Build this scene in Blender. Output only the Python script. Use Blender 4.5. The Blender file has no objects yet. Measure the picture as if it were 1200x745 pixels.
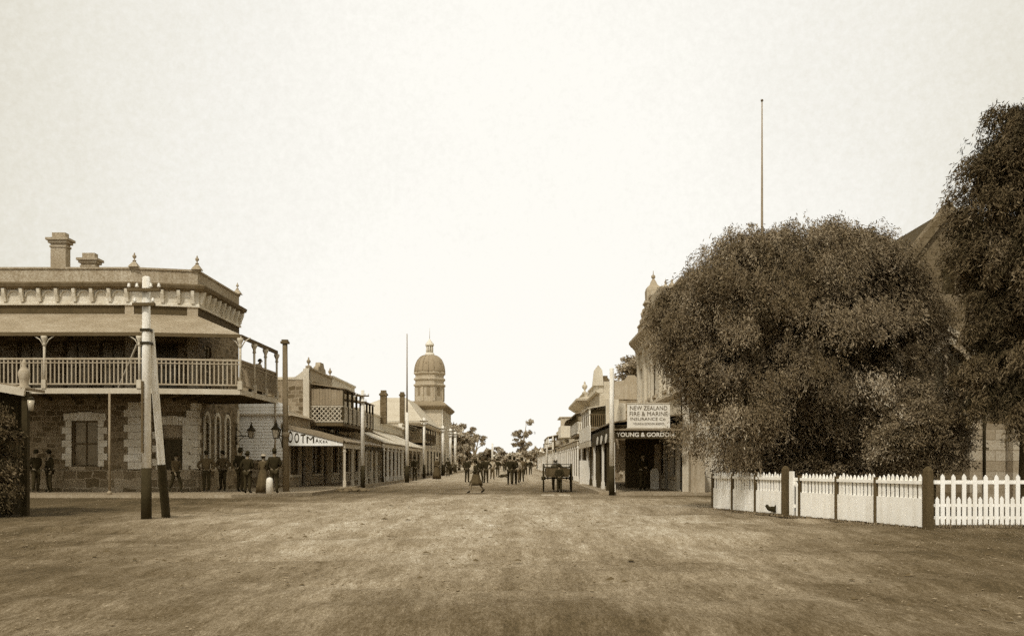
import bpy, math, random
import numpy as np
from mathutils import Vector, Matrix
random.seed(7)
RNG = np.random.default_rng(11)
SC = bpy.context.scene
COL = SC.collection
R = math.radians

# ------------------------------------------------------------------ camera model (metres; photo 1200 wide)
CX, HY, F, EYE = 608.0, 543.0, 1100.0, 1.35
def X(px, d): return (px - CX) / F * d
def Z(py, d): return EYE + (HY - py) / F * d

# ------------------------------------------------------------------ materials
SEPIA = [(0.0, (0.004, 0.0028, 0.0008)), (0.03, (0.036, 0.0275, 0.012)), (0.1, (0.128, 0.0925, 0.0475)),
         (0.3, (0.347, 0.279, 0.186)), (0.6, (0.645, 0.583, 0.46)), (1.0, (1.0, 0.98, 0.915))]
MATS = {}
def mat(name, v, var=0.3, scale=1.5, fine=0.3, fscale=25.0, rough=0.9, bump=0.0, pattern=None, psize=1.0,
        streak=0.0, spec=0.2, contrast=1.0):
    """procedural sepia material: luminance v, broken up by two noises, optional masonry / corrugation pattern"""
    if name in MATS: return MATS[name]
    m = bpy.data.materials.new(name); m.use_nodes = True
    nt = m.node_tree; N = nt.nodes; Lk = nt.links
    b = N['Principled BSDF']
    b.inputs['Roughness'].default_value = rough
    b.inputs['Specular IOR Level'].default_value = spec; b.inputs['Specular Tint'].default_value = (1.0, 0.86, 0.6, 1)
    tc = N.new('ShaderNodeTexCoord')
    def math_(op, a, c=None, clamp=False):
        n = N.new('ShaderNodeMath'); n.operation = op; n.use_clamp = clamp
        for i, x in enumerate((a, c)):
            if x is None: continue
            if isinstance(x, (int, float)): n.inputs[i].default_value = x
            else: Lk.new(x, n.inputs[i])
        return n.outputs[0]
    def noise(s, detail=4, vec=None, r=0.6):
        n = N.new('ShaderNodeTexNoise'); n.inputs['Scale'].default_value = s
        n.inputs['Detail'].default_value = detail; n.inputs['Roughness'].default_value = r
        Lk.new(vec if vec is not None else tc.outputs['Object'], n.inputs['Vector']); return n.outputs['Fac']
    def swing(fac, amt):       # 1 + amt*(fac-.5)*2.6
        return math_('MULTIPLY_ADD', fac, amt * 2.6) if False else math_('ADD', math_('MULTIPLY', math_('SUBTRACT', fac, 0.5), amt * 2.8), 1.0)
    val = math_('MULTIPLY', swing(noise(scale), var), v)
    fn = noise(fscale, 7, None, 0.78)
    val = math_('MULTIPLY', val, swing(fn, fine * 1.5))
    if streak:
        mp = N.new('ShaderNodeMapping'); mp.inputs['Scale'].default_value = (3.0, 3.0, 0.25)
        Lk.new(tc.outputs['Object'], mp.inputs['Vector'])
        val = math_('MULTIPLY', val, swing(noise(2.0, 5, mp.outputs['Vector']), streak))
    height = fn
    if pattern in ('stone', 'ashlar', 'brick'):
        sx = N.new('ShaderNodeSeparateXYZ'); Lk.new(tc.outputs['Object'], sx.inputs[0])
        cb = N.new('ShaderNodeCombineXYZ')
        Lk.new(math_('ADD', sx.outputs[0], sx.outputs[1]), cb.inputs[0]); Lk.new(sx.outputs[2], cb.inputs[1])
        vec = cb.outputs[0]
        if pattern == 'stone':
            nn = N.new('ShaderNodeTexNoise'); nn.inputs['Scale'].default_value = 2.2
            Lk.new(vec, nn.inputs['Vector'])
            mx = N.new('ShaderNodeVectorMath'); mx.operation = 'SCALE'; mx.inputs['Scale'].default_value = 0.22
            Lk.new(nn.outputs['Color'], mx.inputs[0])
            ad = N.new('ShaderNodeVectorMath'); ad.operation = 'ADD'
            Lk.new(vec, ad.inputs[0]); Lk.new(mx.outputs[0], ad.inputs[1]); vec = ad.outputs[0]
        br = N.new('ShaderNodeTexBrick'); Lk.new(vec, br.inputs['Vector'])
        br.inputs['Scale'].default_value = 1.0
        w, h, mo = {'stone': (0.42, 0.24, 0.02), 'ashlar': (0.9, 0.36, 0.012), 'brick': (0.24, 0.085, 0.01)}[pattern]
        br.inputs['Brick Width'].default_value = w * psize; br.inputs['Row Height'].default_value = h * psize
        br.inputs['Mortar Size'].default_value = mo
        k = {'stone': 0.42, 'ashlar': 0.75, 'brick': 0.6}[pattern]
        br.inputs['Color1'].default_value = (k, k, k, 1); br.inputs['Color2'].default_value = (1.25, 1.25, 1.25, 1)
        g = 1.25 if pattern == 'stone' else 0.6
        br.inputs['Mortar'].default_value = (g, g, g, 1)
        val = math_('MULTIPLY', val, br.outputs['Color'])
    if pattern in ('iron_x', 'iron_y'):
        wv = N.new('ShaderNodeTexWave'); wv.wave_type = 'BANDS'; wv.bands_direction = 'X' if pattern == 'iron_x' else 'Y'
        wv.inputs['Scale'].default_value = 2.2 / psize; wv.inputs['Distortion'].default_value = 0.4
        Lk.new(tc.outputs['Object'], wv.inputs['Vector'])
        val = math_('MULTIPLY', val, swing(wv.outputs['Fac'], 0.10)); height = wv.outputs['Fac']
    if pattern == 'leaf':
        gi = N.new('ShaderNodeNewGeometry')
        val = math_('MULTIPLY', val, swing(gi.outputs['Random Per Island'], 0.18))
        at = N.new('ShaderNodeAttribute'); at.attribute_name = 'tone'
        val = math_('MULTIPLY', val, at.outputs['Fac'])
    if contrast != 1.0:
        val = math_('MULTIPLY', math_('POWER', math_('DIVIDE', val, v), contrast), v)
    ramp = N.new('ShaderNodeValToRGB'); el = ramp.color_ramp.elements
    el[0].position = 0; el[0].color = (*SEPIA[0][1], 1); el[1].position = 1; el[1].color = (*SEPIA[-1][1], 1)
    for p, c in SEPIA[1:-1]:
        e = el.new(p); e.color = (*c, 1)
    Lk.new(math_('MAXIMUM', val, 0.006), ramp.inputs[0])
    Lk.new(ramp.outputs['Color'], b.inputs['Base Color'])
    if bump:
        bp = N.new('ShaderNodeBump'); bp.inputs['Strength'].default_value = bump; bp.inputs['Distance'].default_value = 0.03
        Lk.new(height, bp.inputs['Height']); Lk.new(bp.outputs['Normal'], b.inputs['Normal'])
    MATS[name] = m
    return m

M_ = dict(
    hotel_stone=mat('rubble_stone', 0.17, 0.35, 0.5, 0.55, 14, bump=0.6, pattern='stone'),
    hotel_render=mat('grey_render', 0.34, 0.35, 0.7, 0.6, 12, bump=0.2, streak=0.25),
    pale_stone=mat('pale_dressed_stone', 0.62, 0.3, 1.2, 0.4, 16, bump=0.3, streak=0.12),
    plinth=mat('plinth_stone', 0.25, 0.3, 0.8, 0.5, 14, bump=0.5, pattern='stone', psize=1.6),
    cornice_dark=mat('shade_toned_cornice', 0.13, 0.4, 1.5, 0.5, 16, streak=0.3),  # soffit shade line put into the cornice colour
    dark_band=mat('dark_frieze_stone', 0.075, 0.3, 1.5, 0.5, 20),
    pole_paint=mat('weathered_pole_paint', 0.82, 0.2, 2.0, 0.2, 25, rough=0.8, streak=0.45, bump=0.3),
    white_paint=mat('white_timber_paint', 0.74, 0.12, 1.5, 0.12, 25, rough=0.6, streak=0.10),
    fence_paint=mat('whitewashed_paling', 0.95, 0.12, 1.2, 0.15, 30, rough=0.7, streak=0.22),
    tan_paint=mat('tan_timber_paint', 0.36, 0.25, 1.5, 0.35, 25, rough=0.7, streak=0.2),
    cream_paint=mat('cream_timber_paint', 0.50, 0.2, 1.5, 0.25, 25, rough=0.7, streak=0.15),
    grey_paint=mat('weathered_grey_paint', 0.27, 0.25, 1.5, 0.35, 22, streak=0.2),
    brown_paint=mat('brown_timber_paint', 0.10, 0.3, 1.5, 0.35, 25),
    dark_paint=mat('dark_timber_paint', 0.045, 0.35, 1.5, 0.4, 25),
    tar=mat('tarred_timber', 0.035, 0.4, 3.0, 0.5, 30),
    post_timber=mat('weathered_post_timber', 0.15, 0.3, 1.0, 0.5, 30, streak=0.5, bump=0.4),
    grey_timber=mat('bare_grey_timber', 0.085, 0.3, 2.0, 0.5, 30, streak=0.45, bump=0.4),
    weatherboard=mat('weatherboard_paint', 0.95, 0.12, 0.8, 0.10, 20, streak=0.2),
    iron_x=mat('verandah_iron_front', 0.30, 0.35, 0.8, 0.45, 10, rough=0.6, bump=0.6, pattern='iron_x', streak=0.2),
    iron_y=mat('verandah_iron_side', 0.22, 0.25, 0.8, 0.3, 15, rough=0.6, bump=0.6, pattern='iron_y', streak=0.2),
    pale_iron=mat('pale_roof_iron', 0.50, 0.18, 0.7, 0.2, 12, rough=0.6, bump=0.5, pattern='iron_y', streak=0.15),
    under=mat('shadowed_boards', 0.07, 0.3, 1.0, 0.4, 15),  # dark tone carries the shade under balcony and verandah
    glass=mat('dark_window_glass', 0.035, 0.6, 0.9, 0.3, 9, rough=0.18, spec=0.5),
    pale_glass=mat('curtained_window_glass', 0.16, 0.6, 1.2, 0.3, 9, rough=0.25, spec=0.5),
    door=mat('dark_door_paint', 0.045, 0.3, 1.0, 0.3, 16, rough=0.6),
    brick=mat('chimney_brick', 0.14, 0.3, 1.2, 0.4, 18, pattern='brick', bump=0.3),
    stucco=mat('pale_stucco', 0.56, 0.2, 0.4, 0.22, 12, streak=0.2),
    stucco_mid=mat('stained_stucco', 0.37, 0.28, 0.5, 0.3, 12, streak=0.25),
    stucco_grey=mat('grey_stucco', 0.30, 0.35, 0.5, 0.4, 10, streak=0.25),
    wall_stone=mat('grey_side_stone', 0.26, 0.3, 0.6, 0.4, 14, pattern='stone', bump=0.4),
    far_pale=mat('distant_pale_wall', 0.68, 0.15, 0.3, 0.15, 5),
    far_mid=mat('distant_grey_wall', 0.48, 0.2, 0.3, 0.3, 5),  # far wall tones paled to carry haze in the colour
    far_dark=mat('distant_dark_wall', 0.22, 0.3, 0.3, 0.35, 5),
    tower_stone=mat('tower_stone', 0.38, 0.2, 0.4, 0.4, 5),  # stone tone lightened in place of haze
    hall_roof=mat('hall_roof_iron', 0.5, 0.2, 0.3, 0.25, 5, pattern='iron_x', streak=0.15),
    dome=mat('dome_slate', 0.29, 0.15, 0.25, 0.3, 6),
    church=mat('church_stone', 0.15, 0.3, 0.5, 0.45, 14, pattern='ashlar', bump=0.4),  # stone darkened in colour to stand in for shade
    church_pale=mat('church_pale_stone', 0.33, 0.25, 0.6, 0.4, 14, pattern='ashlar', bump=0.3),
    slate=mat('church_slate', 0.06, 0.3, 0.6, 0.4, 12),
    dirt_dark=mat('damp_earth', 0.12, 0.4, 1.0, 0.5, 20),
    footpath=mat('asphalt_footpath', 0.24, 0.25, 0.4, 0.4, 9, bump=0.4),
    kerbm=mat('bluestone_kerb', 0.30, 0.3, 1.0, 0.4, 10),
    coat=mat('black_wool', 0.026, 0.5, 4, 0.4, 40),
    coat_grey=mat('grey_wool', 0.085, 0.4, 4, 0.4, 40),
    coat_pale=mat('pale_linen', 0.38, 0.3, 4, 0.3, 40),
    dress=mat('dark_print_dress', 0.075, 0.4, 5, 0.6, 45),
    trousers=mat('dark_trousers', 0.034, 0.4, 4, 0.4, 40),
    skin=mat('skin', 0.22, 0.1, 6, 0.1, 40, rough=0.6),
    hair=mat('dark_hair', 0.02, 0.3, 20, 0.3, 60),
    boots=mat('black_boots', 0.015, 0.3, 10, 0.2, 40, rough=0.5),
    hide=mat('dark_horse_hide', 0.04, 0.4, 3, 0.3, 30, rough=0.6),
    leather=mat('black_leather', 0.02, 0.3, 5, 0.3, 30, rough=0.5),
    iron=mat('black_iron', 0.025, 0.3, 5, 0.3, 30, rough=0.5),
    lampglass=mat('lamp_glass', 0.45, 0.2, 4, 0.1, 20, rough=0.15, spec=0.5),
    china=mat('white_porcelain', 0.85, 0.05, 5, 0.05, 20, rough=0.2, spec=0.5),
    bark=mat('tree_bark', 0.06, 0.4, 3, 0.5, 20, streak=0.4, bump=0.6),
    gum_bark=mat('pale_gum_bark', 0.34, 0.3, 2, 0.3, 10),
    pepper=mat('pepper_foliage', 0.165, 0.55, 0.55, 0.35, 4, pattern='leaf', rough=0.7),
    darkleaf=mat('dark_needle_foliage', 0.085, 0.6, 0.9, 0.35, 6, pattern='leaf', rough=0.7),
    shrub=mat('shrub_foliage', 0.16, 0.4, 1.2, 0.4, 7, pattern='leaf', rough=0.7),
    farleaf=mat('distant_foliage', 0.33, 0.4, 0.5, 0.4, 4, pattern='leaf'),  # distant leaf tones lightened, haze mixed into the colour
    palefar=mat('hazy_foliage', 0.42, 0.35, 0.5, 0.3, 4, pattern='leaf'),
    drygrass=mat('dry_grass', 0.20, 0.5, 0.5, 0.4, 8, pattern='leaf'),
    clod=mat('dark_clod', 0.09, 0.5, 0.8, 0.5, 20),
    stone=mat('loose_stone', 0.22, 0.5, 2, 0.4, 20),
)

# ------------------------------------------------------------------ mesh builder
def tag(o, label=None, cat=None, group=None, kind=None):
    if label: o['label'] = label
    if cat: o['category'] = cat
    if group: o['group'] = group
    if kind: o['kind'] = kind
    return o
def thing(name, label, cat, loc=(0, 0, 0), group=None):
    o = bpy.data.objects.new(name, None); COL.objects.link(o); o.location = loc
    o.empty_display_size = 0.2
    return tag(o, label, cat, group)
def root_of(o):
    while o.parent: o = o.parent
    return o
class MB:
    def __init__(s, M=None): s.v = []; s.f = []; s.sm = []; s.M = M
    def add(s, vs, fs, smooth=False):
        b = len(s.v)
        for p in vs:
            p = Vector(p); s.v.append(tuple(s.M @ p) if s.M is not None else tuple(p))
        for f in fs: s.f.append(tuple(i + b for i in f)); s.sm.append(smooth)
        return s
    def box(s, x0, y0, z0, x1, y1, z1):
        x0, x1 = sorted((x0, x1)); y0, y1 = sorted((y0, y1)); z0, z1 = sorted((z0, z1))
        vs = [(x0, y0, z0), (x1, y0, z0), (x1, y1, z0), (x0, y1, z0), (x0, y0, z1), (x1, y0, z1), (x1, y1, z1), (x0, y1, z1)]
        return s.add(vs, [(0, 3, 2, 1), (4, 5, 6, 7), (0, 1, 5, 4), (1, 2, 6, 5), (2, 3, 7, 6), (3, 0, 4, 7)])
    def quad(s, *p): return s.add(p, [tuple(range(len(p)))])
    def prism(s, poly, ext):
        n = len(poly); e = Vector(ext); a = [Vector(p) for p in poly]
        fs = [tuple(range(n))[::-1], tuple(range(n, 2 * n))] + [(i, (i + 1) % n, n + (i + 1) % n, n + i) for i in range(n)]
        return s.add(a + [p + e for p in a], fs)
    def bar(s, p0, p1, w, h, up=(0, 0, 1)):
        a, b = Vector(p0), Vector(p1); t = (b - a).normalized(); u = Vector(up)
        if abs(t.dot(u)) > 0.98: u = Vector((0, 1, 0))
        sd = t.cross(u).normalized(); u = sd.cross(t).normalized()
        vs = [q + sd * (w / 2 * i) + u * (h / 2 * j) for q in (a, b) for i, j in ((-1, -1), (1, -1), (1, 1), (-1, 1))]
        return s.add(vs, [(0, 1, 2, 3), (7, 6, 5, 4), (0, 4, 5, 1), (1, 5, 6, 2), (2, 6, 7, 3), (3, 7, 4, 0)])
    def path(s, pts, rad, n=8, cap=True):
        pts = [Vector(p) for p in pts]
        if not isinstance(rad, (list, tuple)): rad = [rad] * len(pts)
        vs = []; fs = []
        ref = Vector((0.31, 0.87, 0.37))
        for i, p in enumerate(pts):
            t = (pts[min(i + 1, len(pts) - 1)] - pts[max(i - 1, 0)]).normalized()
            a = t.cross(ref).normalized(); b = t.cross(a)
            for k in range(n):
                an = 2 * math.pi * k / n
                vs.append(p + a * (rad[i] * math.cos(an)) + b * (rad[i] * math.sin(an)))
        for i in range(len(pts) - 1):
            for k in range(n):
                k2 = (k + 1) % n; fs.append((i * n + k, i * n + k2, (i + 1) * n + k2, (i + 1) * n + k))
        if cap: fs += [tuple(range(n))[::-1], tuple((len(pts) - 1) * n + k for k in range(n))]
        return s.add(vs, fs, True)
    def lathe(s, x, y, prof, n=16, smooth=True, z0=0, ph=0.0, sx=1, sy=1):
        vs = []; fs = []
        for r, z in prof:
            for k in range(n):
                a = 2 * math.pi * k / n + ph
                vs.append((x + r * sx * math.cos(a), y + r * sy * math.sin(a), z + z0))
        for i in range(len(prof) - 1):
            for k in range(n):
                k2 = (k + 1) % n; fs.append((i * n + k, i * n + k2, (i + 1) * n + k2, (i + 1) * n + k))
        fs += [tuple(range(n))[::-1], tuple((len(prof) - 1) * n + k for k in range(n))]
        return s.add(vs, fs, smooth)
    def sphere(s, c, r, n=10, sx=1, sy=1, sz=1):
        prof = [(max(0.001, r * math.sin(math.pi * i / 8)), -r * sz * math.cos(math.pi * i / 8)) for i in range(9)]
        return s.lathe(c[0], c[1], prof, n, True, c[2], 0, sx, sy)
    def mesh(s, me, smooth=True):
        return s.add([v.co.copy() for v in me.vertices], [tuple(p.vertices) for p in me.polygons], smooth)
    def build(s, name, m, parent=None, label=None, base=None):
        me = bpy.data.meshes.new(name)
        if parent is not None: off = Vector(root_of(parent).location)
        elif base is not None: off = Vector(base)
        else:
            a = np.array(s.v); off = Vector(((a[:, 0].min() + a[:, 0].max()) / 2, (a[:, 1].min() + a[:, 1].max()) / 2, a[:, 2].min()))
        me.from_pydata([tuple(Vector(v) - off) for v in s.v], [], s.f)
        me.polygons.foreach_set('use_smooth', s.sm)
        me.materials.append(m if not isinstance(m, str) else M_[m]); me.update()
        o = bpy.data.objects.new(name, me); COL.objects.link(o)
        if parent is not None: o.parent = parent
        else: o.location = off
        if label: o['label'] = label
        return o
def dup(root, loc, rotz=0.0, scale=1.0, label=None, group=None):
    def cp(o, par):
        c = o.copy(); COL.objects.link(c); c.parent = par
        for ch in list(o.children): cp(ch, c)
        return c
    kids = list(root.children)
    r = root.copy(); COL.objects.link(r)
    r.location = loc; r.rotation_euler = (0, 0, rotz); r.scale = (scale,) * 3
    for k in kids: cp(k, r)
    if label: r['label'] = label
    if group: r['group'] = group
    return r
def frame(p0, p1):
    """wall frame: x along the face (to the right seen from outside), y into the wall, z up"""
    a = Vector((p0[0], p0[1], 0)); x = (Vector((p1[0], p1[1], 0)) - a); L = x.length; x.normalize()
    y = Vector((-x.y, x.x, 0))
    M = Matrix(((x.x, y.x, 0, a.x), (x.y, y.y, 0, a.y), (0, 0, 1, 0), (0, 0, 0, 1)))
    return M, L
def wall_skin(mb, M, L, z0, z1, ops, dep=0.3):
    """a wall face with real openings (x, z, w, h) and their reveals"""
    old = mb.M; mb.M = M
    xs = sorted({0, L} | {o[0] for o in ops} | {o[0] + o[2] for o in ops})
    zs = sorted({z0, z1} | {o[1] for o in ops} | {o[1] + o[3] for o in ops})
    for i in range(len(xs) - 1):
        for j in range(len(zs) - 1):
            cx_, cz_ = (xs[i] + xs[i + 1]) / 2, (zs[j] + zs[j + 1]) / 2
            if any(o[0] < cx_ < o[0] + o[2] and o[1] < cz_ < o[1] + o[3] for o in ops): continue
            mb.quad((xs[i], 0, zs[j]), (xs[i + 1], 0, zs[j]), (xs[i + 1], 0, zs[j + 1]), (xs[i], 0, zs[j + 1]))
    for x, z, w, h in ops:
        mb.quad((x, 0, z), (x, dep, z), (x, dep, z + h), (x, 0, z + h))
        mb.quad((x + w, 0, z), (x + w, 0, z + h), (x + w, dep, z + h), (x + w, dep, z))
        mb.quad((x, 0, z + h), (x, dep, z + h), (x + w, dep, z + h), (x + w, 0, z + h))
        mb.quad((x, 0, z), (x + w, 0, z), (x + w, dep, z), (x, dep, z))
    for x in (0, L): mb.quad((x, 0, z0), (x, dep, z0), (x, dep, z1), (x, 0, z1))
    mb.quad((0, 0, z1), (L, 0, z1), (L, dep, z1), (0, dep, z1))
    mb.M = old
def window(par, M, x, z, w, h, fm='cream_paint', gm='glass', sill=None, bars=True, sash=0.07, sur=None):
    b = MB(M); t = sash
    b.box(x, 0.10, z, x + t, 0.20, z + h); b.box(x + w - t, 0.10, z, x + w, 0.20, z + h)
    b.box(x + t, 0.10, z, x + w - t, 0.20, z + t); b.box(x + t, 0.10, z + h - t, x + w - t, 0.20, z + h)
    if bars:
        b.box(x + t, 0.115, z + h / 2 - 0.035, x + w - t, 0.185, z + h / 2 + 0.035)
        if w > 0.8: b.box(x + w / 2 - 0.02, 0.13, z + t, x + w / 2 + 0.02, 0.18, z + h / 2 - 0.04); b.box(x + w / 2 - 0.02, 0.13, z + h / 2 + 0.04, x + w / 2 + 0.02, 0.18, z + h - t)
    fr = b.build('window', fm, par)
    p = MB(M); p.box(x + t * 0.5, 0.19, z + t * 0.5, x + w - t * 0.5, 0.24, z + h - t * 0.5); p.build('pane', gm, fr)
    if sill:
        s = MB(M); s.box(x - 0.12, -0.09, z - 0.14, x + w + 0.12, 0.09, z - 0.002); s.build('sill', sill, fr)
    if sur:
        q = MB(M); arch_surround(q, x, z, w, h, **sur.get('k', {})); q.build('surround', sur['m'], fr)
    return fr
def arch_surround(b, x, z, w, h, quoin=True, d=0.035, top=0.30):
    """dressed stone surround with alternating long and short quoins"""
    n = max(4, int(h / 0.29)); s = h / n
    for i in range(n):
        q = 0.42 if i % 2 else 0.26
        for sd in (-1, 1):
            x0 = x - q if sd < 0 else x + w
            b.box(x0, -d - 0.004 * (i % 2), z + i * s + 0.006, x0 + q, 0.02, z + (i + 1) * s - 0.006)
    m = 6; tw = w + 0.7
    for i in range(m):
        x0 = x - 0.35 + tw * i / m; k = 1 - abs((i + 0.5) / m - 0.5) * 2
        b.box(x0 + 0.005, -d - 0.006, z + h + 0.003, x0 + tw / m - 0.005, 0.02, z + h + top + 0.10 * k)
def sweep(mb, pts, prof, closed=False):
    """profile [(out, z)] swept along a polyline with mitred corners; outside is on the right of travel"""
    pts = [Vector((p[0], p[1], 0)) for p in pts]; n = len(pts); outs = []
    nrm = []
    for i in range(n - 1):
        t = (pts[i + 1] - pts[i]).normalized(); nrm.append(Vector((t.y, -t.x, 0)))
    for i in range(n):
        if i == 0: m = nrm[0]
        elif i == n - 1: m = nrm[-1]
        else: m = (nrm[i - 1] + nrm[i]) / (1 + nrm[i - 1].dot(nrm[i]))
        outs.append(m)
    vs = []; k = len(prof)
    for i in range(n):
        for o, z in prof: q = pts[i] + outs[i] * o; vs.append((q.x, q.y, z))
    fs = [(i * k + j, (i + 1) * k + j, (i + 1) * k + (j + 1) % k, i * k + (j + 1) % k) for i in range(n - 1) for j in range(k)]
    fs += [tuple(range(k)), tuple((n - 1) * k + j for j in range(k))[::-1]]
    mb.add(vs, fs)
def text_mesh(body, bold=0.0):
    cu = bpy.data.curves.new('lettering', 'FONT'); cu.body = body; cu.offset = bold; cu.extrude = 0.004; cu.resolution_u = 3
    ob = bpy.data.objects.new('lettering', cu); COL.objects.link(ob)
    bpy.context.view_layer.update()
    me = bpy.data.meshes.new_from_object(ob.evaluated_get(bpy.context.evaluated_depsgraph_get()))
    bpy.data.objects.remove(ob); bpy.data.curves.remove(cu)
    return me
def letters(items, M, y, m, par, bold=0.0):
    """items: (text, x0, x1, z0, z1) fitted to its box on the wall frame M, y metres proud of it"""
    b = MB(M)
    for body, x0, x1, z0, z1 in items:
        me = text_mesh(body, bold); a = np.array([v.co[:] for v in me.vertices])
        mn, mx = a.min(0), a.max(0)
        vs = [(x0 + (p[0] - mn[0]) / (mx[0] - mn[0]) * (x1 - x0), y - (p[2] - mn[2]), z0 + (p[1] - mn[1]) / (mx[1] - mn[1]) * (z1 - z0)) for p in a]
        b.add(vs, [tuple(q.vertices) for q in me.polygons]); bpy.data.meshes.remove(me)
    return b.build('lettering', m, par)
def urn(mb, x, y, z, s=1.0):
    mb.lathe(x, y, [(0.16 * s, 0), (0.16 * s, 0.05 * s), (0.06 * s, 0.10 * s), (0.05 * s, 0.2 * s), (0.15 * s, 0.32 * s), (0.17 * s, 0.44 * s), (0.10 * s, 0.52 * s), (0.05 * s, 0.58 * s), (0.07 * s, 0.64 * s), (0.01, 0.74 * s)], 12, True, z)

# ------------------------------------------------------------------ ground
def ground():
    def axis(lo, hi, f0, f1, step, far):
        a = list(np.arange(f0, f1 + 1e-6, step)); x, s = f1, step
        while x < hi: s *= far; x += s; a.append(min(x, hi))
        x, s = f0, step
        while x > lo: s *= far; x -= s; a.insert(0, max(x, lo))
        return np.array(a)
    xs = axis(-1500, 1500, -16, 16, 0.22, 1.35); ys = axis(-60, 2500, 4, 34, 0.22, 1.25)
    gx, gy = np.meshgrid(xs, ys)
    rng = np.random.default_rng(3); gz = np.zeros_like(gx)
    for k in range(40):
        wl = 0.5 * 1.12 ** k * 0.9; an = rng.uniform(0, 2 * math.pi); ph = rng.uniform(0, 6.28)
        if wl > 14: break
        gz += 0.0060 * wl ** 0.38 * np.sin((gx * math.cos(an) * 0.6 + gy * math.sin(an)) * 2 * math.pi / wl + ph)
    for rx, amp in ((-2.3, 0.03), (-0.8, 0.03), (0.6, 0.025), (2.1, 0.025), (-4.2, 0.02)):      # wheel ruts up the street
        c = rx + 0.35 * np.sin(gy * 0.11 + rx) + 0.1 * np.sin(gy * 0.43)
        gz -= 1.5 * amp * np.exp(-((gx - c) / 0.16) ** 2) * np.clip((gy - 8) / 14, 0.3, 1)
    fade = np.clip((36 - np.abs(gy - 4)) / 8, 0, 1) * np.clip((16 - np.abs(gx)) / 3, 0, 1)
    gz = gz * fade
    gz -= 0.0
    nx, ny = len(xs), len(ys)
    me = bpy.data.meshes.new('ground')
    co = np.stack([gx, gy, gz], -1).reshape(-1, 3)
    i = np.arange(ny - 1)[:, None] * nx + np.arange(nx - 1)[None, :]
    q = np.stack([i, i + 1, i + nx + 1, i + nx], -1).reshape(-1, 4)
    me.vertices.add(len(co)); me.vertices.foreach_set('co', co.ravel())
    me.loops.add(q.size); me.loops.foreach_set('vertex_index', q.ravel().astype(np.int32))
    me.polygons.add(len(q)); me.polygons.foreach_set('loop_start', np.arange(0, q.size, 4, dtype=np.int32))
    me.polygons.foreach_set('use_smooth', np.ones(len(q), bool)); me.update(calc_edges=True)
    m = bpy.data.materials.new('street_dirt'); m.use_nodes = True
    nt = m.node_tree; N = nt.nodes; Lk = nt.links; b = N['Principled BSDF']; b.inputs['Roughness'].default_value = 0.95
    b.inputs['Specular IOR Level'].default_value = 0.1
    tc = N.new('ShaderNodeTexCoord')
    def mth(op, a, c=None, clamp=False):
        n = N.new('ShaderNodeMath'); n.operation = op; n.use_clamp = clamp
        for i_, x in enumerate((a, c)):
            if x is None: continue
            if isinstance(x, (int, float)): n.inputs[i_].default_value = x
            else: Lk.new(x, n.inputs[i_])
        return n.outputs[0]
    def noise(s, det=6, r=0.62, sc=(1, 1, 1)):
        mp = N.new('ShaderNodeMapping'); mp.inputs['Scale'].default_value = sc; Lk.new(tc.outputs['Object'], mp.inputs['Vector'])
        n = N.new('ShaderNodeTexNoise'); n.inputs['Scale'].default_value = s; n.inputs['Detail'].default_value = det; n.inputs['Roughness'].default_value = r
        Lk.new(mp.outputs['Vector'], n.inputs['Vector']); return n.outputs['Fac']
    def sw(f, a): return mth('ADD', mth('MULTIPLY', mth('SUBTRACT', f, 0.5), 2.8 * a), 1.0)
    sx = N.new('ShaderNodeSeparateXYZ'); Lk.new(tc.outputs['Object'], sx.inputs[0])
    # worn pale middle of the crossing, grassy corners darkened in colour for tree shade and vignette
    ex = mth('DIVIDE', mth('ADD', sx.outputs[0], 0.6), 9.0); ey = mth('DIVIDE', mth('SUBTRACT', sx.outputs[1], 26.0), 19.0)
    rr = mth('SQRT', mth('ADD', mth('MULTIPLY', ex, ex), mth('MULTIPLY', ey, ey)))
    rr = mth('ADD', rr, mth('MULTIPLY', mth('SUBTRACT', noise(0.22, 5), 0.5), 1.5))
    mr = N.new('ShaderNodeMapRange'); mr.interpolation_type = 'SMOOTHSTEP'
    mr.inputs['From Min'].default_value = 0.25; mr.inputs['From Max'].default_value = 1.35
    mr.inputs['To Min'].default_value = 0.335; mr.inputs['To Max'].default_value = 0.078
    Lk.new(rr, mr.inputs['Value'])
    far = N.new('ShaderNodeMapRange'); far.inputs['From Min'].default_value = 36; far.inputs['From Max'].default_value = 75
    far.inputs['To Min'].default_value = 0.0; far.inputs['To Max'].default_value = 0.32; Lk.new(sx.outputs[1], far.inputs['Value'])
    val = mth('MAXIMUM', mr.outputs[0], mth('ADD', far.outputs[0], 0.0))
    f1 = noise(7.0, 6, 0.75, (1, 0.16, 1)); f2 = noise(30.0, 6, 0.8, (1, 0.25, 1)); f5 = noise(65.0, 4, 0.8, (1, 0.35, 1)); f3 = noise(0.55, 6, 0.65, (1, 0.40, 1)); f4 = noise(1.9, 6, 0.7, (1, 0.3, 1))
    for f_, a_ in ((f3, 0.28), (f4, 0.30), (f1, 0.45), (f2, 0.85), (f5, 0.85), (noise(1.2, 15, 0.88, (1, 0.2, 1)), 0.85), (noise(1.0, 8, 0.6, (2.2, 0.10, 1)), 0.22), (noise(3.3, 15, 0.92, (1, 0.22, 1)), 0.8), (noise(0.35, 4, 0.5, (3.5, 0.10, 1)), 0.30)): val = mth('MULTIPLY', val, sw(f_, a_))
    val = mth('MAXIMUM', val, 0.02)
    ramp = N.new('ShaderNodeValToRGB'); el = ramp.color_ramp.elements
    el[0].position = 0; el[0].color = (*SEPIA[0][1], 1); el[1].position = 1; el[1].color = (*SEPIA[-1][1], 1)
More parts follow.
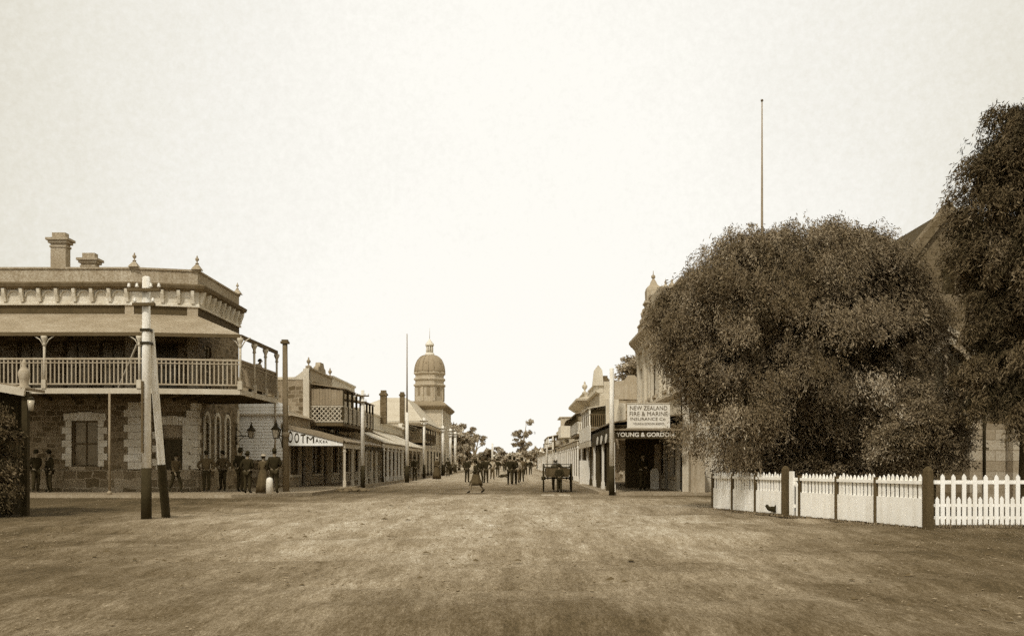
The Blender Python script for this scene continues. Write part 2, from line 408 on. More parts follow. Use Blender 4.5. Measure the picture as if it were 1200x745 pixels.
    for p, c in SEPIA[1:-1]: e = el.new(p); e.color = (*c, 1)
    Lk.new(val, ramp.inputs[0]); Lk.new(ramp.outputs['Color'], b.inputs['Base Color'])
    bp = N.new('ShaderNodeBump'); bp.inputs['Strength'].default_value = 0.7; bp.inputs['Distance'].default_value = 0.05
    Lk.new(mth('ADD', f1, mth('MULTIPLY', f2, 0.4)), bp.inputs['Height']); Lk.new(bp.outputs['Normal'], b.inputs['Normal'])
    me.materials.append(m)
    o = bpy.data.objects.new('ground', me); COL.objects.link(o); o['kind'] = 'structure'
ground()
def clods():
    b = MB()
    for k in range(420):
        y = random.uniform(6.8, 34); x = random.uniform(-1, 1) * (0.55 * y + 1); r = random.choice((0.010, 0.012, 0.015, 0.02, 0.03)) * (1 + y * 0.025)
        if random.random() < 0.12: x, y = x * 0.4 + 1.6, 8 + random.random() * 4
        n = 7; vs = [(x, y, r * random.uniform(.35, .7))]
        for j in range(n): a = 6.283 * j / n; q = r * random.uniform(.7, 1.5); vs.append((x + q * 1.3 * math.cos(a), y + q * math.sin(a), -0.006))
        b.add(vs, [(0, 1 + j, 1 + (j + 1) % n) for j in range(n)])
    tag(b.build('dirt_clods', 'clod', base=(0, 0, 0)), 'dark clods and droppings scattered over the dirt crossing', 'dirt', kind='stuff')
# raised footpaths with stone kerbs
b = MB()
b.prism([(-40, 37.2, 0), (-11.4, 37.2, 0), (-8.95, 40.0, 0), (-8.95, 168, 0), (-30, 168, 0), (-30, 60, 0), (-40, 60, 0)], (0, 0, 0.10))
tag(b.build('footpath', 'footpath'), kind='structure')
b = MB()
b.prism([(3.65, 41.2, 0), (4.6, 40.0, 0), (16, 40.0, 0), (16, 60, 0), (14, 210, 0), (3.65, 210, 0)], (0, 0, 0.10))
tag(b.build('footpath', 'footpath'), kind='structure')
b = MB(); sweep(b, [(-40, 37.05), (-11.35, 37.05), (-8.8, 39.95), (-8.8, 168)], [(0.0, -0.05), (0.0, 0.13), (-0.15, 0.13), (-0.15, -0.05)])
tag(b.build('kerb', 'kerbm'), kind='structure')
b = MB(); sweep(b, [(3.5, 210), (3.5, 41.1), (4.55, 39.85), (16, 39.85)], [(0.0, -0.05), (0.0, 0.13), (-0.15, 0.13), (-0.15, -0.05)])
tag(b.build('kerb', 'kerbm'), kind='structure')

clods()
# ------------------------------------------------------------------ HOTEL
W = [(-30.0, 42.0), (-17.2, 42.0), (-14.6, 42.6), (-14.6, 48.9)]
E = [(-30.0, 38.1), (-15.4, 38.1), (-11.5, 38.75), (-11.45, 44.4)]
def hotel():
    t = thing('corner_hotel', 'two-storey stone corner hotel with pale quoins, bracketed parapet and wraparound timber balcony', 'hotel', (-17, 43, 0))
    FR = [frame(W[i], W[i + 1]) for i in range(3)]
    (M1, L1), (M2, L2), (M3, L3) = FR
    g1 = lambda px: X(px, 42) + 30.0
    # ground-floor openings
    win1 = (g1(84), 1.22, 31 * .0382, 2.05)
    win2 = (g1(84) - 4.6, 1.22, 31 * .0382, 2.05)
    door2 = (1.18, 0.14, 0.86, 2.95)
    up1 = [(g1(20), 4.55, 1.1, 2.3), (g1(74), 4.55, 1.1, 2.3), (g1(116), 4.55, 1.1, 2.3), (g1(-30), 4.55, 1.1, 2.3)]
    up2 = [(0.85, 4.55, 1.0, 2.3)]
    arch = [(0.95 + 1.55 * k, 1.25, 0.62, 2.15) for k in range(3)]
    up3 = [(1.0, 4.55, 0.95, 2.3), (3.6, 4.55, 0.95, 2.0)]
    wb = MB()
    wall_skin(wb, M1, L1, 0, 9.2, [win1, win2] + up1)
    wall_skin(wb, M2, L2, 0, 9.2, [door2] + up2)
    wall_skin(wb, M3, L3, 0, 9.2, arch + up3)
    core = [(-30, 42.31), (-17.24, 42.31), (-14.91, 42.85), (-14.91, 48.9), (-21, 48.9), (-21, 58), (-30, 58)]
    wb.prism([(x, y, 0) for x, y in core], (0, 0, 9.1))
    wb.build('wall', 'hotel_stone', t)
    sur = {'m': 'pale_stone'}
    for w_ in (win1, win2): window(t, M1, *w_, fm='brown_paint', gm='pale_glass', sill='plinth', sur=sur)
    for w_ in up1: window(t, M1, *w_, fm='brown_paint', gm='pale_glass')
    for w_ in up2: window(t, M2, *w_, fm='brown_paint', gm='glass')
    for w_ in up3: window(t, M3, *w_, fm='cream_paint', gm='glass')
    # corner door
    db = MB(M2); x, z, w, h = door2
    db.box(x, 0.16, z, x + w, 0.22, z + 2.3)
    for k in range(2): db.box(x + 0.1 + k * 0.38, 0.13, z + 0.25, x + 0.38 + k * 0.38, 0.18, z + 1.05); db.box(x + 0.1 + k * 0.38, 0.13, z + 1.25, x + 0.38 + k * 0.38, 0.18, z + 2.15)
    d = db.build('door', 'door', t)
    fb = MB(M2); fb.box(x, 0.12, z + 2.3, x + w, 0.22, z + 2.38); fb.build('door_frame', 'brown_paint', d)
    pb = MB(M2); pb.box(x, 0.17, z + 2.38, x + w, 0.22, z + h); pb.build('fanlight', 'stucco_grey', d)
    kb = MB(M2); kb.sphere((x + w - 0.1, 0.12, z + 1.1), 0.04); kb.build('handle', 'iron', d)
    qb = MB(M2); arch_surround(qb, x, 0.95, w, z + h - 0.95, top=0.32); qb.build('surround', 'pale_stone', d)
    # narrow arched windows down the side
    for a in arch:
        x, z, w, h = a
        fr = window(t, M3, x, z, w, h, fm='pale_stone', gm='glass', sash=0.07)
        q = MB(M3)
        for x0 in (x - 0.15, x + w): q.box(x0, -0.06, z - 0.25, x0 + 0.15, 0.02, z + h - 0.1)
        n = 10; c = (x + w / 2, z + h - 0.12)
        for i in range(n):
            a0, a1 = math.pi * i / n, math.pi * (i + 1) / n
            pts = [(c[0] - math.cos(v) * r * 1.0, -0.06, c[1] + math.sin(v) * r * 1.15) for v, r in ((a0, w / 2), (a1, w / 2), (a1, w / 2 + 0.15), (a0, w / 2 + 0.15))]
            q.prism(pts[::-1], (0, 0.08, 0))
        # spandrel fills that close the square head of the opening to an arch
        for sd in (-1, 1):
            pts = [(c[0] + sd * w / 2, 0.03, c[1])] + [(c[0] + sd * math.cos(v) * w / 2, 0.03, c[1] + math.sin(v) * w / 2 * 1.15) for v in (0.3, 0.6, 0.9, 1.2, 1.57)]
            pts += [(c[0], 0.03, z + h + 0.28), (c[0] + sd * (w / 2), 0.03, z + h + 0.28)]
            q.prism(pts, (0, 0.06, 0))
        q.build('surround', 'pale_stone', fr)
    # plinth and bands
    b = MB(); sweep(b, W, [(0.0, 0.0), (0.10, 0.0), (0.10, 1.0), (0.06, 1.08), (0.0, 1.08)]); b.build('plinth', 'plinth', t)
    # quoins
    def quoin(pt, ta, tb, z0, z1, big=0.46, small=0.28):
        q = MB(); n = int((z1 - z0) / 0.33); s = (z1 - z0) / n
        for i in range(n):
            for tt, flip in ((ta, 0), (tb, 1)):
                if tt is None: continue
                wd = big if (i + flip) % 2 else small
                tv = Vector((tt[0], tt[1], 0)).normalized()
                M, L = frame((pt[0], pt[1]), (pt[0] + tv.x * wd, pt[1] + tv.y * wd)) if flip else frame((pt[0] + tv.x * wd, pt[1] + tv.y * wd), (pt[0], pt[1]))
                q.M = M; q.box(0, -0.04, z0 + i * s + 0.008, L, 0.05, z0 + (i + 1) * s - 0.008)
        q.M = None
        q.build('quoin', 'pale_stone', t)
    quoin(W[1], (-1, 0), (2.6, 0.6), 1.1, 4.1)
    quoin(W[2], (-2.6, -0.6), (0, 1), 1.1, 4.1)
    quoin(W[3], (0, -1), None, 0.2, 4.1, 0.36, 0.26)
    # upper pilasters by the corner
    b = MB(M2); b.box(L2 - 0.42, -0.07, 4.45, L2 + 0.04, 0.03, 8.45); b.build('pilaster', 'stucco_mid', t)
    b = MB(M1); b.box(L1 - 0.40, -0.07, 4.45, L1, 0.03, 8.5); b.build('pilaster', 'stucco_mid', t)
    # entablature
    b = MB(); sweep(b, W, [(0.0, 8.05), (0.035, 8.05), (0.035, 8.42), (0.0, 8.42)]); b.build('frieze', 'dark_band', t)
    b = MB(); sweep(b, W, [(0.0, 8.42), (0.14, 8.42), (0.14, 8.52), (0.10, 8.55), (0.10, 9.12), (0.0, 9.12)]); b.build('string_course', 'pale_stone', t)
    b = MB(); sweep(b, W, [(0.0, 9.12), (0.26, 9.12), (0.30, 9.17), (0.40, 9.20), (0.45, 9.32), (0.45, 9.37), (0.12, 9.46), (0.0, 9.46)]); b.build('cornice', 'cornice_dark', t)
    b = MB(); sweep(b, W, [(0.03, 9.46), (0.03, 10.02), (0.09, 10.04), (0.09, 10.12), (-0.4, 10.12), (-0.4, 9.1), (0.0, 9.1)]); b.build('parapet', 'hotel_render', t)
    def brk(M, x):
        q = MB(M)
        q.prism([(x - 0.07, -0.10, 8.56), (x - 0.07, -0.20, 8.56), (x - 0.07, -0.24, 8.72), (x - 0.07, -0.33, 8.95), (x - 0.07, -0.36, 9.12), (x - 0.07, -0.10, 9.12)], (0.14, 0, 0))
        q.build('bracket', 'pale_stone', t)
    for k in range(15): brk(M1, L1 - 0.25 - 0.78 * k)
    for x in (0.45, 1.2, 1.9, 2.5): brk(M2, x)
    for k in range(9): brk(M3, 0.12 + 0.74 * k)
    # arched panels between the brackets: shallow hoods
    q = MB(M1)
    for k in range(14):
        c = L1 - 0.64 - 0.78 * k
        for i in range(6):
            a0, a1 = math.pi * i / 6, math.pi * (i + 1) / 6
            q.prism([(c - math.cos(a) * r, -0.17, 8.78 + math.sin(a) * r) for a, r in ((a0, 0.25), (a0, 0.31), (a1, 0.31), (a1, 0.25))], (0, 0.06, 0))
    q.build('blind_arcade', 'stucco', t)
    # finials on the parapet
    for (x, y), s in ((W[1], 1.0), (W[2], 1.0), ((W[3][0], W[3][1] - 0.2), 0.85), ((-24.2, 42.0), 1.0)):
        f_ = MB(); f_.lathe(x, y, [(0.30, 0), (0.24, 0.08), (0.09, 0.24), (0.035, 0.30)], 4, False, 10.12, math.pi / 4); urn(f_, x, y + 0.0, 10.4, 0.52 * s)
        f_.build('finial', 'hotel_render', t)
    # chimneys
    for px, d, top, w in ((68, 46, 12.7, 0.74), (103, 48, 12.15, 0.72)):
        x = X(px, d); h = top - 9.0
        c = MB(); c.box(x - w / 2, d, 9.0, x + w / 2, d + 0.5, top - 0.55); c.box(x - w * 0.44, d + 0.05, top - 0.30, x + w * 0.44, d + 0.45, top - 0.02)
        ch = c.build('chimney', 'hotel_render', t)
        c = MB()
        for z0, z1, e in ((top - 0.75, top - 0.66, 0.05), (top - 0.55, top - 0.42, 0.12), (top - 0.42, top - 0.30, 0.22)): c.box(x - w / 2 - e * .8, d - e * .8, z0, x + w / 2 + e * .8, d + 0.5 + e * .8, z1)
        c.build('chimney_cap', 'hotel_render', ch)
    # ---- balcony
    WI = [W[0], W[1], W[2], (-14.6, 44.4)]
    def loft(mb, A, za, B, zb, th):
        for i in range(3):
            a0, a1, b0, b1 = A[i], A[i + 1], B[i], B[i + 1]
            top = [(a0[0], a0[1], za), (a1[0], a1[1], za), (b1[0], b1[1], zb), (b0[0], b0[1], zb)]
            bot = [(x, y, z - th) for x, y, z in top]
            mb.add(top + bot, [(0, 1, 2, 3)[::-1], (4, 5, 6, 7), (2, 3, 7, 6), (0, 1, 5, 4)] + ([(1, 2, 6, 5)] if i == 2 else []))
    b = MB(); loft(b, WI, 8.05, E, 6.68, 0.05); rf = b.build('balcony_roof', 'iron_x', t)
    b = MB()
    for i in range(3): b.bar((*E[i], 6.60), (*E[i + 1], 6.60), 0.12, 0.15)
    b.build('gutter', 'brown_paint', rf)
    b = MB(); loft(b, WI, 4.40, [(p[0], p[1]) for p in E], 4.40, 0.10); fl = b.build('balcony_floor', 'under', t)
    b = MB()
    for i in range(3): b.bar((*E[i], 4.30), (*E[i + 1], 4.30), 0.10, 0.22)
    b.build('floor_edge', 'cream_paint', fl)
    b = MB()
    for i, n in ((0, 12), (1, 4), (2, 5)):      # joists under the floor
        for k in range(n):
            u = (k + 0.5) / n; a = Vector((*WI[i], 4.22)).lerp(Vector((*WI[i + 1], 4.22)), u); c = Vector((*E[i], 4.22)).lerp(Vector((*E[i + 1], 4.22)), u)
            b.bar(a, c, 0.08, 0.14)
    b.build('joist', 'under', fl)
    for i in range(3):
        a, c = Vector((*E[i], 0)), Vector((*E[i + 1], 0)); L = (c - a).length; n = int(L / 0.17)
        q = MB()
        for zz, hh in ((5.60, 0.08), (5.44, 0.04), (4.58, 0.06)): q.bar(a + Vector((0, 0, zz)), c + Vector((0, 0, zz)), 0.07, hh)
        for k in range(1, n):
            p = a.lerp(c, k / n); q.bar(p + Vector((0, 0, 4.6)), p + Vector((0, 0, 5.57)), 0.055, 0.035)
        q.build('balustrade', 'tan_paint' if i < 2 else 'grey_paint', t)
    px_ = [(X(52, 38.1), 38.1), (X(-60, 38.1), 38.1), E[1], E[2]] + [(E[2][0] + 0.03, y) for y in (40.7, 42.5)] + [E[3]]
    for p in px_:
        q = MB(); q.path([(p[0], p[1], 4.4), (p[0], p[1], 6.6)], 0.05, 8); q.box(p[0] - 0.09, p[1] - 0.09, 4.4, p[0] + 0.09, p[1] + 0.09, 4.75)
        po = q.build('balcony_post', 'cream_paint', t)
        q = MB(); q.lathe(p[0], p[1], [(0.05, 6.12), (0.09, 6.15), (0.06, 6.22), (0.07, 6.3), (0.13, 6.42), (0.13, 6.52)], 10)
        for sx, sy in ((1, 0), (-1, 0)) if p[1] < 39.5 else ((0, 1), (0, -1)):
            q.path([(p[0] + sx * 0.05, p[1] + sy * 0.05, 6.15), (p[0] + sx * 0.18, p[1] + sy * 0.18, 6.38), (p[0] + sx * 0.42, p[1] + sy * 0.42, 6.54)], 0.025, 5)
        q.build('bracket', 'cream_paint', po)
    for p in ((X(129, 38.1), 38.05), (E[2][0] + 0.1, 43.9)):
        q = MB(); q.path([(p[0], p[1], 0), (p[0], p[1], 4.2)], 0.045, 8); q.lathe(p[0], p[1], [(0.1, 0.1), (0.1, 0.2), (0.05, 0.25)], 8); q.build('verandah_post', 'grey_paint', t)
    # hidden raking strut seen behind the telegraph pole
    q = MB(); q.bar((-16.9, 39.5, 4.40), (-15.45, 38.15, 6.35), 0.06, 0.06); q.build('raking_strut', 'cream_paint', t)
    return t
hotel()

# ------------------------------------------------------------------ generic verandah shop
def shop(label, side, xw, d0, d1, H, name='shop', cat='shop', depth=14, wallm='stucco', trim='stucco', endm=None, roofm='pale_iron', rh=0.0,
         up=False, par=0.0, ver=None, bal=None, chim=(), group=None, front=True, detail=True):
    s = -side                                    # outward direction of the street face (+x for left side)
    xi = xw - s * depth
    t = thing(name, label, cat, (xw - s * depth / 2, (d0 + d1) / 2, 0), group)
    M, L = frame((xw, d0), (xw, d1)) if side < 0 else frame((xw, d1), (xw, d0))
    ops = []; n = max(1, int(L / 3.4)); bw = L / n
    if front:
        for k in range(n):
            ops.append((k * bw + bw * 0.12, 0.75, bw * 0.42, 1.75)); ops.append((k * bw + bw * 0.64, 0.14, min(0.95, bw * 0.26), 2.35))
    if up:
        for k in range(n): ops.append((k * bw + bw * 0.32, H - par - 2.9 if H > 6.5 else H - par - 2.3, min(1.0, bw * 0.36), 1.8))
    b = MB(); wall_skin(b, M, L, 0, H, ops, 0.3)
    b.box(xw - s * 0.3, d0, 0, xi, d1, H - 0.02)
    b.build('wall', wallm, t)
    if endm:
        e = MB(); e.box(xw - s * 0.02, d0 - 0.03, 0.1, xi, d0 + 0.01, H - 0.03); e.build('side_wall', endm, t)
    for i, o in enumerate(ops):
        isdoor = o[1] < 0.3
        if isdoor:
            q = MB(M); q.box(o[0], 0.15, o[1], o[0] + o[2], 0.21, o[1] + o[3])
            dd = q.build('door', 'door', t)
            q = MB(M); q.box(o[0] + 0.12, 0.12, o[1] + 1.2, o[0] + o[2] - 0.12, 0.14, o[1] + 2.1); q.build('door_pane', 'glass', dd)
        else: window(t, M, *o, fm='cream_paint' if i % 2 else 'brown_paint', gm='glass' if i % 3 else 'pale_glass', sill=trim)
    if par:
        q = MB(); x_o, x_i = xw + s * 0.10, xw - s * 0.3
        pts = [(xw, d1), (xw, d0 - 0.03)] if side > 0 else [(xw, d0 - 0.03), (xw, d1)]
        sweep(q, pts, [(0.0, H - par), (0.16, H - par), (0.28, H - par + 0.12), (0.28, H - par + 0.22), (0.06, H - par + 0.30), (0.06, H - 0.10), (0.16, H - 0.06), (0.16, H + 0.06), (-0.3, H + 0.06), (-0.3, H - par)])
        q.build('parapet', trim, t)
    if rh:
        e = 0.25; q = MB(); y0, y1 = d0 - e, d1 + e; xa = xw - s * (0.5 if par else -0.3)
        A = (xa, y0, H - (0.4 if par else 0)); B = (xa, y1, A[2]); C = (xi, y1, A[2]); D = (xi, y0, A[2])
        ins = min((d1 - d0) / 2, 4)
        r0 = (xa - s * ins, (d0 + d1) / 2, A[2] + rh); r1 = (xi + s * ins, (d0 + d1) / 2, A[2] + rh)
        q.add([A, B, C, D, r0, r1], [(0, 1, 4), (1, 2, 5, 4), (2, 3, 5), (3, 0, 4, 5), (0, 3, 2, 1)])
        q.build('roof', roofm, t)
    for px, py, d, w in chim:
        x = X(px, d); zt = Z(py, d); c = MB(); c.box(x - w / 2, d, H - 0.6, x + w / 2, d + w, zt - 0.2); ch = c.build('chimney', 'brick', t)
        c = MB(); c.box(x - w / 2 - 0.08, d - 0.08, zt - 0.45, x + w / 2 + 0.08, d + w + 0.08, zt - 0.3); c.box(x - w * 0.42, d + 0.05, zt - 0.2, x + w * 0.42, d + w - 0.05, zt); c.build('chimney_cap', 'brick', ch)
    if ver:
        verandah(t, s, xw, **ver)
    if bal:
        balcony(t, s, xw, **bal)
    return t
def verandah(t, s, xw, xp, d0, d1, zp, zw, n, postm='white_paint', roofm='iron_y', fascia='cream_paint', pw=0.11, dark_every=0):
    q = MB(); th = 0.06
    xo = xp + s * 0.15
    q.prism([(xw + s * 0.02, d0, zw), (xo, d0, zp + 0.12), (xo, d0, zp + 0.12 - th), (xw + s * 0.02, d0, zw - th)], (0, d1 - d0, 0))
    vr = q.build('verandah_roof', roofm, t)
    q = MB(); q.box(xp - 0.05, d0 + 0.01, zp - 0.24, xp + 0.05, d1 - 0.01, zp + 0.0); q.build('fascia', fascia, vr)
    for k in range(n):
        y = d0 + 0.12 + (d1 - d0 - 0.24) * k / (n - 1)
        q = MB(); q.box(xp - pw / 2, y - pw / 2, 0.0, xp + pw / 2, y + pw / 2, zp - 0.24)
        q.box(xp - pw * 0.75, y - pw * 0.75, zp - 0.46, xp + pw * 0.75, y + pw * 0.75, zp - 0.38)
        q.box(xp - pw * 0.75, y - pw * 0.75, 0.1, xp + pw * 0.75, y + pw * 0.75, 0.45)
        m = postm if not (dark_every and k % dark_every) else 'dark_paint'
        q.build('verandah_post', m, t)
def balcony(t, s, xw, xp, d0, d1, zf, zr, n=4, roofz=None, wallm='grey_paint', railm='cream_paint', lattice=True, roofm='iron_y', closed_end=False, postm='dark_paint'):
    roofz = roofz or zr + 0.9
    q = MB(); q.box(xw + s * 0.02, d0, zf - 0.18, xp, d1, zf); q.build('balcony_floor', 'brown_paint', t)
    q = MB(); q.prism([(xw + s * 0.02, d0 - 0.1, roofz), (xp + s * 0.15, d0 - 0.1, zr + 0.06), (xp + s * 0.15, d0 - 0.1, zr), (xw + s * 0.02, d0 - 0.1, roofz - 0.06)], (0, d1 - d0 + 0.2, 0)); q.build('balcony_roof', roofm, t)
    for k in range(n):
        y = d0 + 0.08 + (d1 - d0 - 0.16) * k / (n - 1)
        q = MB(); q.box(xp - 0.06, y - 0.06, zf, xp + 0.06, y + 0.06, zr + 0.01); q.build('balcony_post', postm, t)
    # balustrade along the street and across the near end
    q = MB(); zt = zf + 1.0
    q.box(xp - 0.03, d0, zt - 0.06, xp + 0.03, d1, zt); q.box(xp - 0.03, d0, zf + 0.08, xp + 0.03, d1, zf + 0.14)
    for k in range(int((d1 - d0) / 0.14)): y = d0 + 0.14 * k + 0.07; q.box(xp - 0.015, y - 0.03, zf + 0.1, xp + 0.015, y + 0.03, zt - 0.03)
    x0, x1 = sorted((xw + s * 0.05, xp)); w = x1 - x0
    q.box(x0, d0 - 0.02, zt - 0.06, x1, d0 + 0.04, zt + 0.001); q.box(x0, d0 - 0.02, zf + 0.05, x1, d0 + 0.04, zf + 0.11)
    if lattice:
        st = 0.26
        for k in range(int(w / st) + 1):
            xa = x0 + k * st
            if xa + st > x1: break
            for r_ in range(3):
                za = zf + 0.12 + r_ * 0.28
                q.bar((xa, d0 - 0.005, za), (xa + st, d0 - 0.005, za + 0.28), 0.05, 0.02, (0, 1, 0)); q.bar((xa + st, d0 + 0.012, za), (xa, d0 + 0.012, za + 0.28), 0.05, 0.02, (0, 1, 0))
    else:
        for k in range(int(w / 0.14)): xa = x0 + 0.14 * k + 0.07; q.box(xa - 0.03, d0 - 0.01, zf + 0.1, xa + 0.03, d0 + 0.02, zt)
    q.build('balustrade', railm, t)
    if closed_end:
        q = MB(); nb = int(w / 0.16)
        for k in range(nb): xa = x0 + w * k / nb; q.box(xa + 0.006, d0 + (0.012 if k % 2 else 0.0), zt + 0.03, xa + w / nb - 0.006, d0 + 0.05, zr - 0.02 if k > nb * 0.6 else zr + 0.02)
        q.build('boarded_end', wallm, t)

# ------------------------------------------------------------------ LEFT SIDE OF THE STREET
XL, PL = -12.3, -9.3
# bootmaker's shop
t = shop('single-storey bootmaker\'s shop with weatherboard end wall and lettered verandah gable', -1, XL, 50, 55, 3.9, depth=9, wallm='stucco_mid', name='bootmaker_shop', rh=1.2, roofm='iron_x',
         ver=dict(xp=PL, d0=50, d1=55, zp=2.42, zw=3.42, n=3, postm='cream_paint', roofm='iron_y'))
b = MB()
for k in range(18):
    z0 = 1.55 + k * 0.165
    if z0 + 0.165 > 4.75: break
    b.prism([(-20.6, 49.955, z0), (-20.6, 49.915, z0), (-20.6, 49.945, z0 + 0.168), (-20.6, 49.955, z0 + 0.168)], (8.3, 0, 0))
b.build('weatherboard_end', 'weatherboard', t)
b = MB(); b.box(-20.6, 49.90, 0.1, -12.31, 49.99, 1.55); b.build('stone_base', 'plinth', t)
b = MB(); b.prism([(-20.6, 49.96, 3.8), (-12.3, 49.96, 3.8), (-12.3, 49.96, 4.45), (-13.2, 49.96, 4.75), (-20.6, 49.96, 4.75)], (0, 0.2, 0)); b.build('end_gable', 'weatherboard', t)
k_ = 50 / 1100
MF, _ = frame((-40, 49.97), (-4, 49.97)); fx = lambda px: X(px, 50) + 40
b = MB(MF); b.prism([(fx(330), -0.05, Z(501, 50)), (fx(330), -0.05, Z(522, 50)), (fx(402), -0.05, Z(522, 50)), (fx(402), -0.05, Z(518.6, 50))][::-1], (0, 0.05, 0)); sb = b.build('sign_board', 'fence_paint', t)
b = MB(MF); b.bar((fx(330), -0.06, Z(498, 50)), (fx(403), -0.06, Z(516, 50)), 0.12, 0.22); b.build('barge_board', 'grey_paint', sb)
L_ = []
for ch, a, c, top in (('B', 331, 336.2, 503.2), ('O', 338, 343.4, 505), ('O', 345.4, 351, 507), ('T', 352.6, 358.4, 508.7), ('M', 360, 368.2, 511), ('A', 370, 373.8, 513.3), ('K', 374.8, 377.8, 515), ('E', 378.8, 381, 516), ('R', 382, 384.3, 516.4)):
    L_.append((ch, fx(a), fx(c), Z(518.8, 50), Z(top, 50)))
letters([q for q in L_ if q[0] != 'M'], MF, -0.055, 'dark_paint', sb, bold=0.014)
q = [q for q in L_ if q[0] == 'M'][0]
for k_i, dx in enumerate((-0.016, 0.0, 0.016)): letters([(q[0], q[1] + dx, q[2] + dx, q[3], q[4])], MF, -0.055 - 0.006 * k_i, 'dark_paint', sb, bold=-0.02)

# shop A: two storeys, ornate parapet, balcony with boarded end
t = shop('two-storey shop with urn-topped parapet and balcony boarded at its near end', -1, XL, 55.1, 61.5, 6.3, wallm='stucco_mid', trim='stucco', endm='wall_stone', up=True, name='balcony_shop', depth=10,
         ver=dict(xp=PL, d0=55, d1=61.5, zp=2.42, zw=3.42, n=4, postm='cream_paint', roofm='iron_y', fascia='dark_paint'),
         bal=dict(xp=-10.35, d0=55.2, d1=61.4, zf=3.75, zr=5.72, n=5, roofz=6.1, closed_end=True, railm='cream_paint'))
b = MB(); b.box(-12.62, 54.9, 3.4, -12.28, 55.2, 6.9); b.prism([(-13.6, 55.05, 6.28), (-12.6, 55.05, 6.28), (-12.28, 55.05, 6.28), (-12.28, 55.05, 7.0), (-12.45, 55.05, 7.05), (-12.7, 55.05, 6.75), (-13.1, 55.05, 6.45)], (0, 0.25, 0)); b.build('corner_pilaster', 'stucco', t)
b = MB(); sweep(b, [(XL, 55.2), (XL, 61.5)], [(0.0, 6.1), (0.12, 6.1), (0.2, 6.22), (0.04, 6.28), (0.04, 6.85), (0.14, 6.9), (0.14, 7.0), (-0.25, 7.0), (-0.25, 6.1)]); b.build('parapet', 'stucco_mid', t)
b = MB(); b.M = frame((XL, 55.2), (XL, 61.5))[0]
b.prism([(2.1, -0.05, 7.0), (4.4, -0.05, 7.0), (4.3, -0.05, 7.25), (3.9, -0.05, 7.35), (3.7, -0.05, 7.6), (2.8, -0.05, 7.6), (2.6, -0.05, 7.35), (2.2, -0.05, 7.25)], (0, 0.3, 0)); b.build('pediment', 'stucco_grey', t)
for y in (55.15, 61.4):
    b = MB(); b.box(-12.5, y - 0.15, 7.0, -12.2, y + 0.15, 7.08); urn(b, -12.35, y, 7.05, 0.75); b.build('finial', 'stucco_grey', t)
# shop B
shop('two-storey shop with plain panelled parapet and open balcony beyond the urn-topped shop', -1, XL, 61.6, 70, 7.05, wallm='stucco', trim='far_pale', up=True, par=1.0, name='balcony_shop', depth=10,
     ver=dict(xp=PL, d0=61.6, d1=64.2, zp=2.42, zw=3.42, n=2, postm='dark_paint', roofm='iron_y', fascia='dark_paint'),
     bal=dict(xp=-10.3, d0=62.2, d1=66.2, zf=3.75, zr=5.4, n=4, roofz=5.8, lattice=False))
shop('pale single-storey shop with row of white verandah posts and pale iron verandah roof', -1, XL, 70.2, 84, 5.5, wallm='far_pale', trim='far_pale', par=1.4, depth=10, rh=0.8,
     ver=dict(xp=PL, d0=64.4, d1=75, zp=2.7, zw=4.0, n=6, postm='white_paint', roofm='pale_iron', pw=0.14), chim=((449, 457, 83, 0.55),))
shop('low shop with dark verandah posts behind the tall flagpole', -1, XL, 84.2, 98, 5.0, wallm='stucco_mid', trim='stucco', par=0.9, depth=10, rh=0.7,
     ver=dict(xp=PL, d0=75.2, d1=92, zp=2.7, zw=4.2, n=6, postm='cream_paint', roofm='pale_iron'))
shop('shop with dark raised verandah balcony next before the domed hall', -1, XL, 98.2, 118, 5.5, wallm='far_mid', trim='far_pale', par=0.6, depth=12, chim=((471, 459, 112, 0.55),),
     ver=dict(xp=PL, d0=92.3, d1=118, zp=2.9, zw=3.7, n=8, postm='dark_paint', roofm='iron_y'),
     bal=dict(xp=-10.4, d0=101, d1=117, zf=3.8, zr=5.3, n=6, roofz=5.7, lattice=False, railm='brown_paint'))

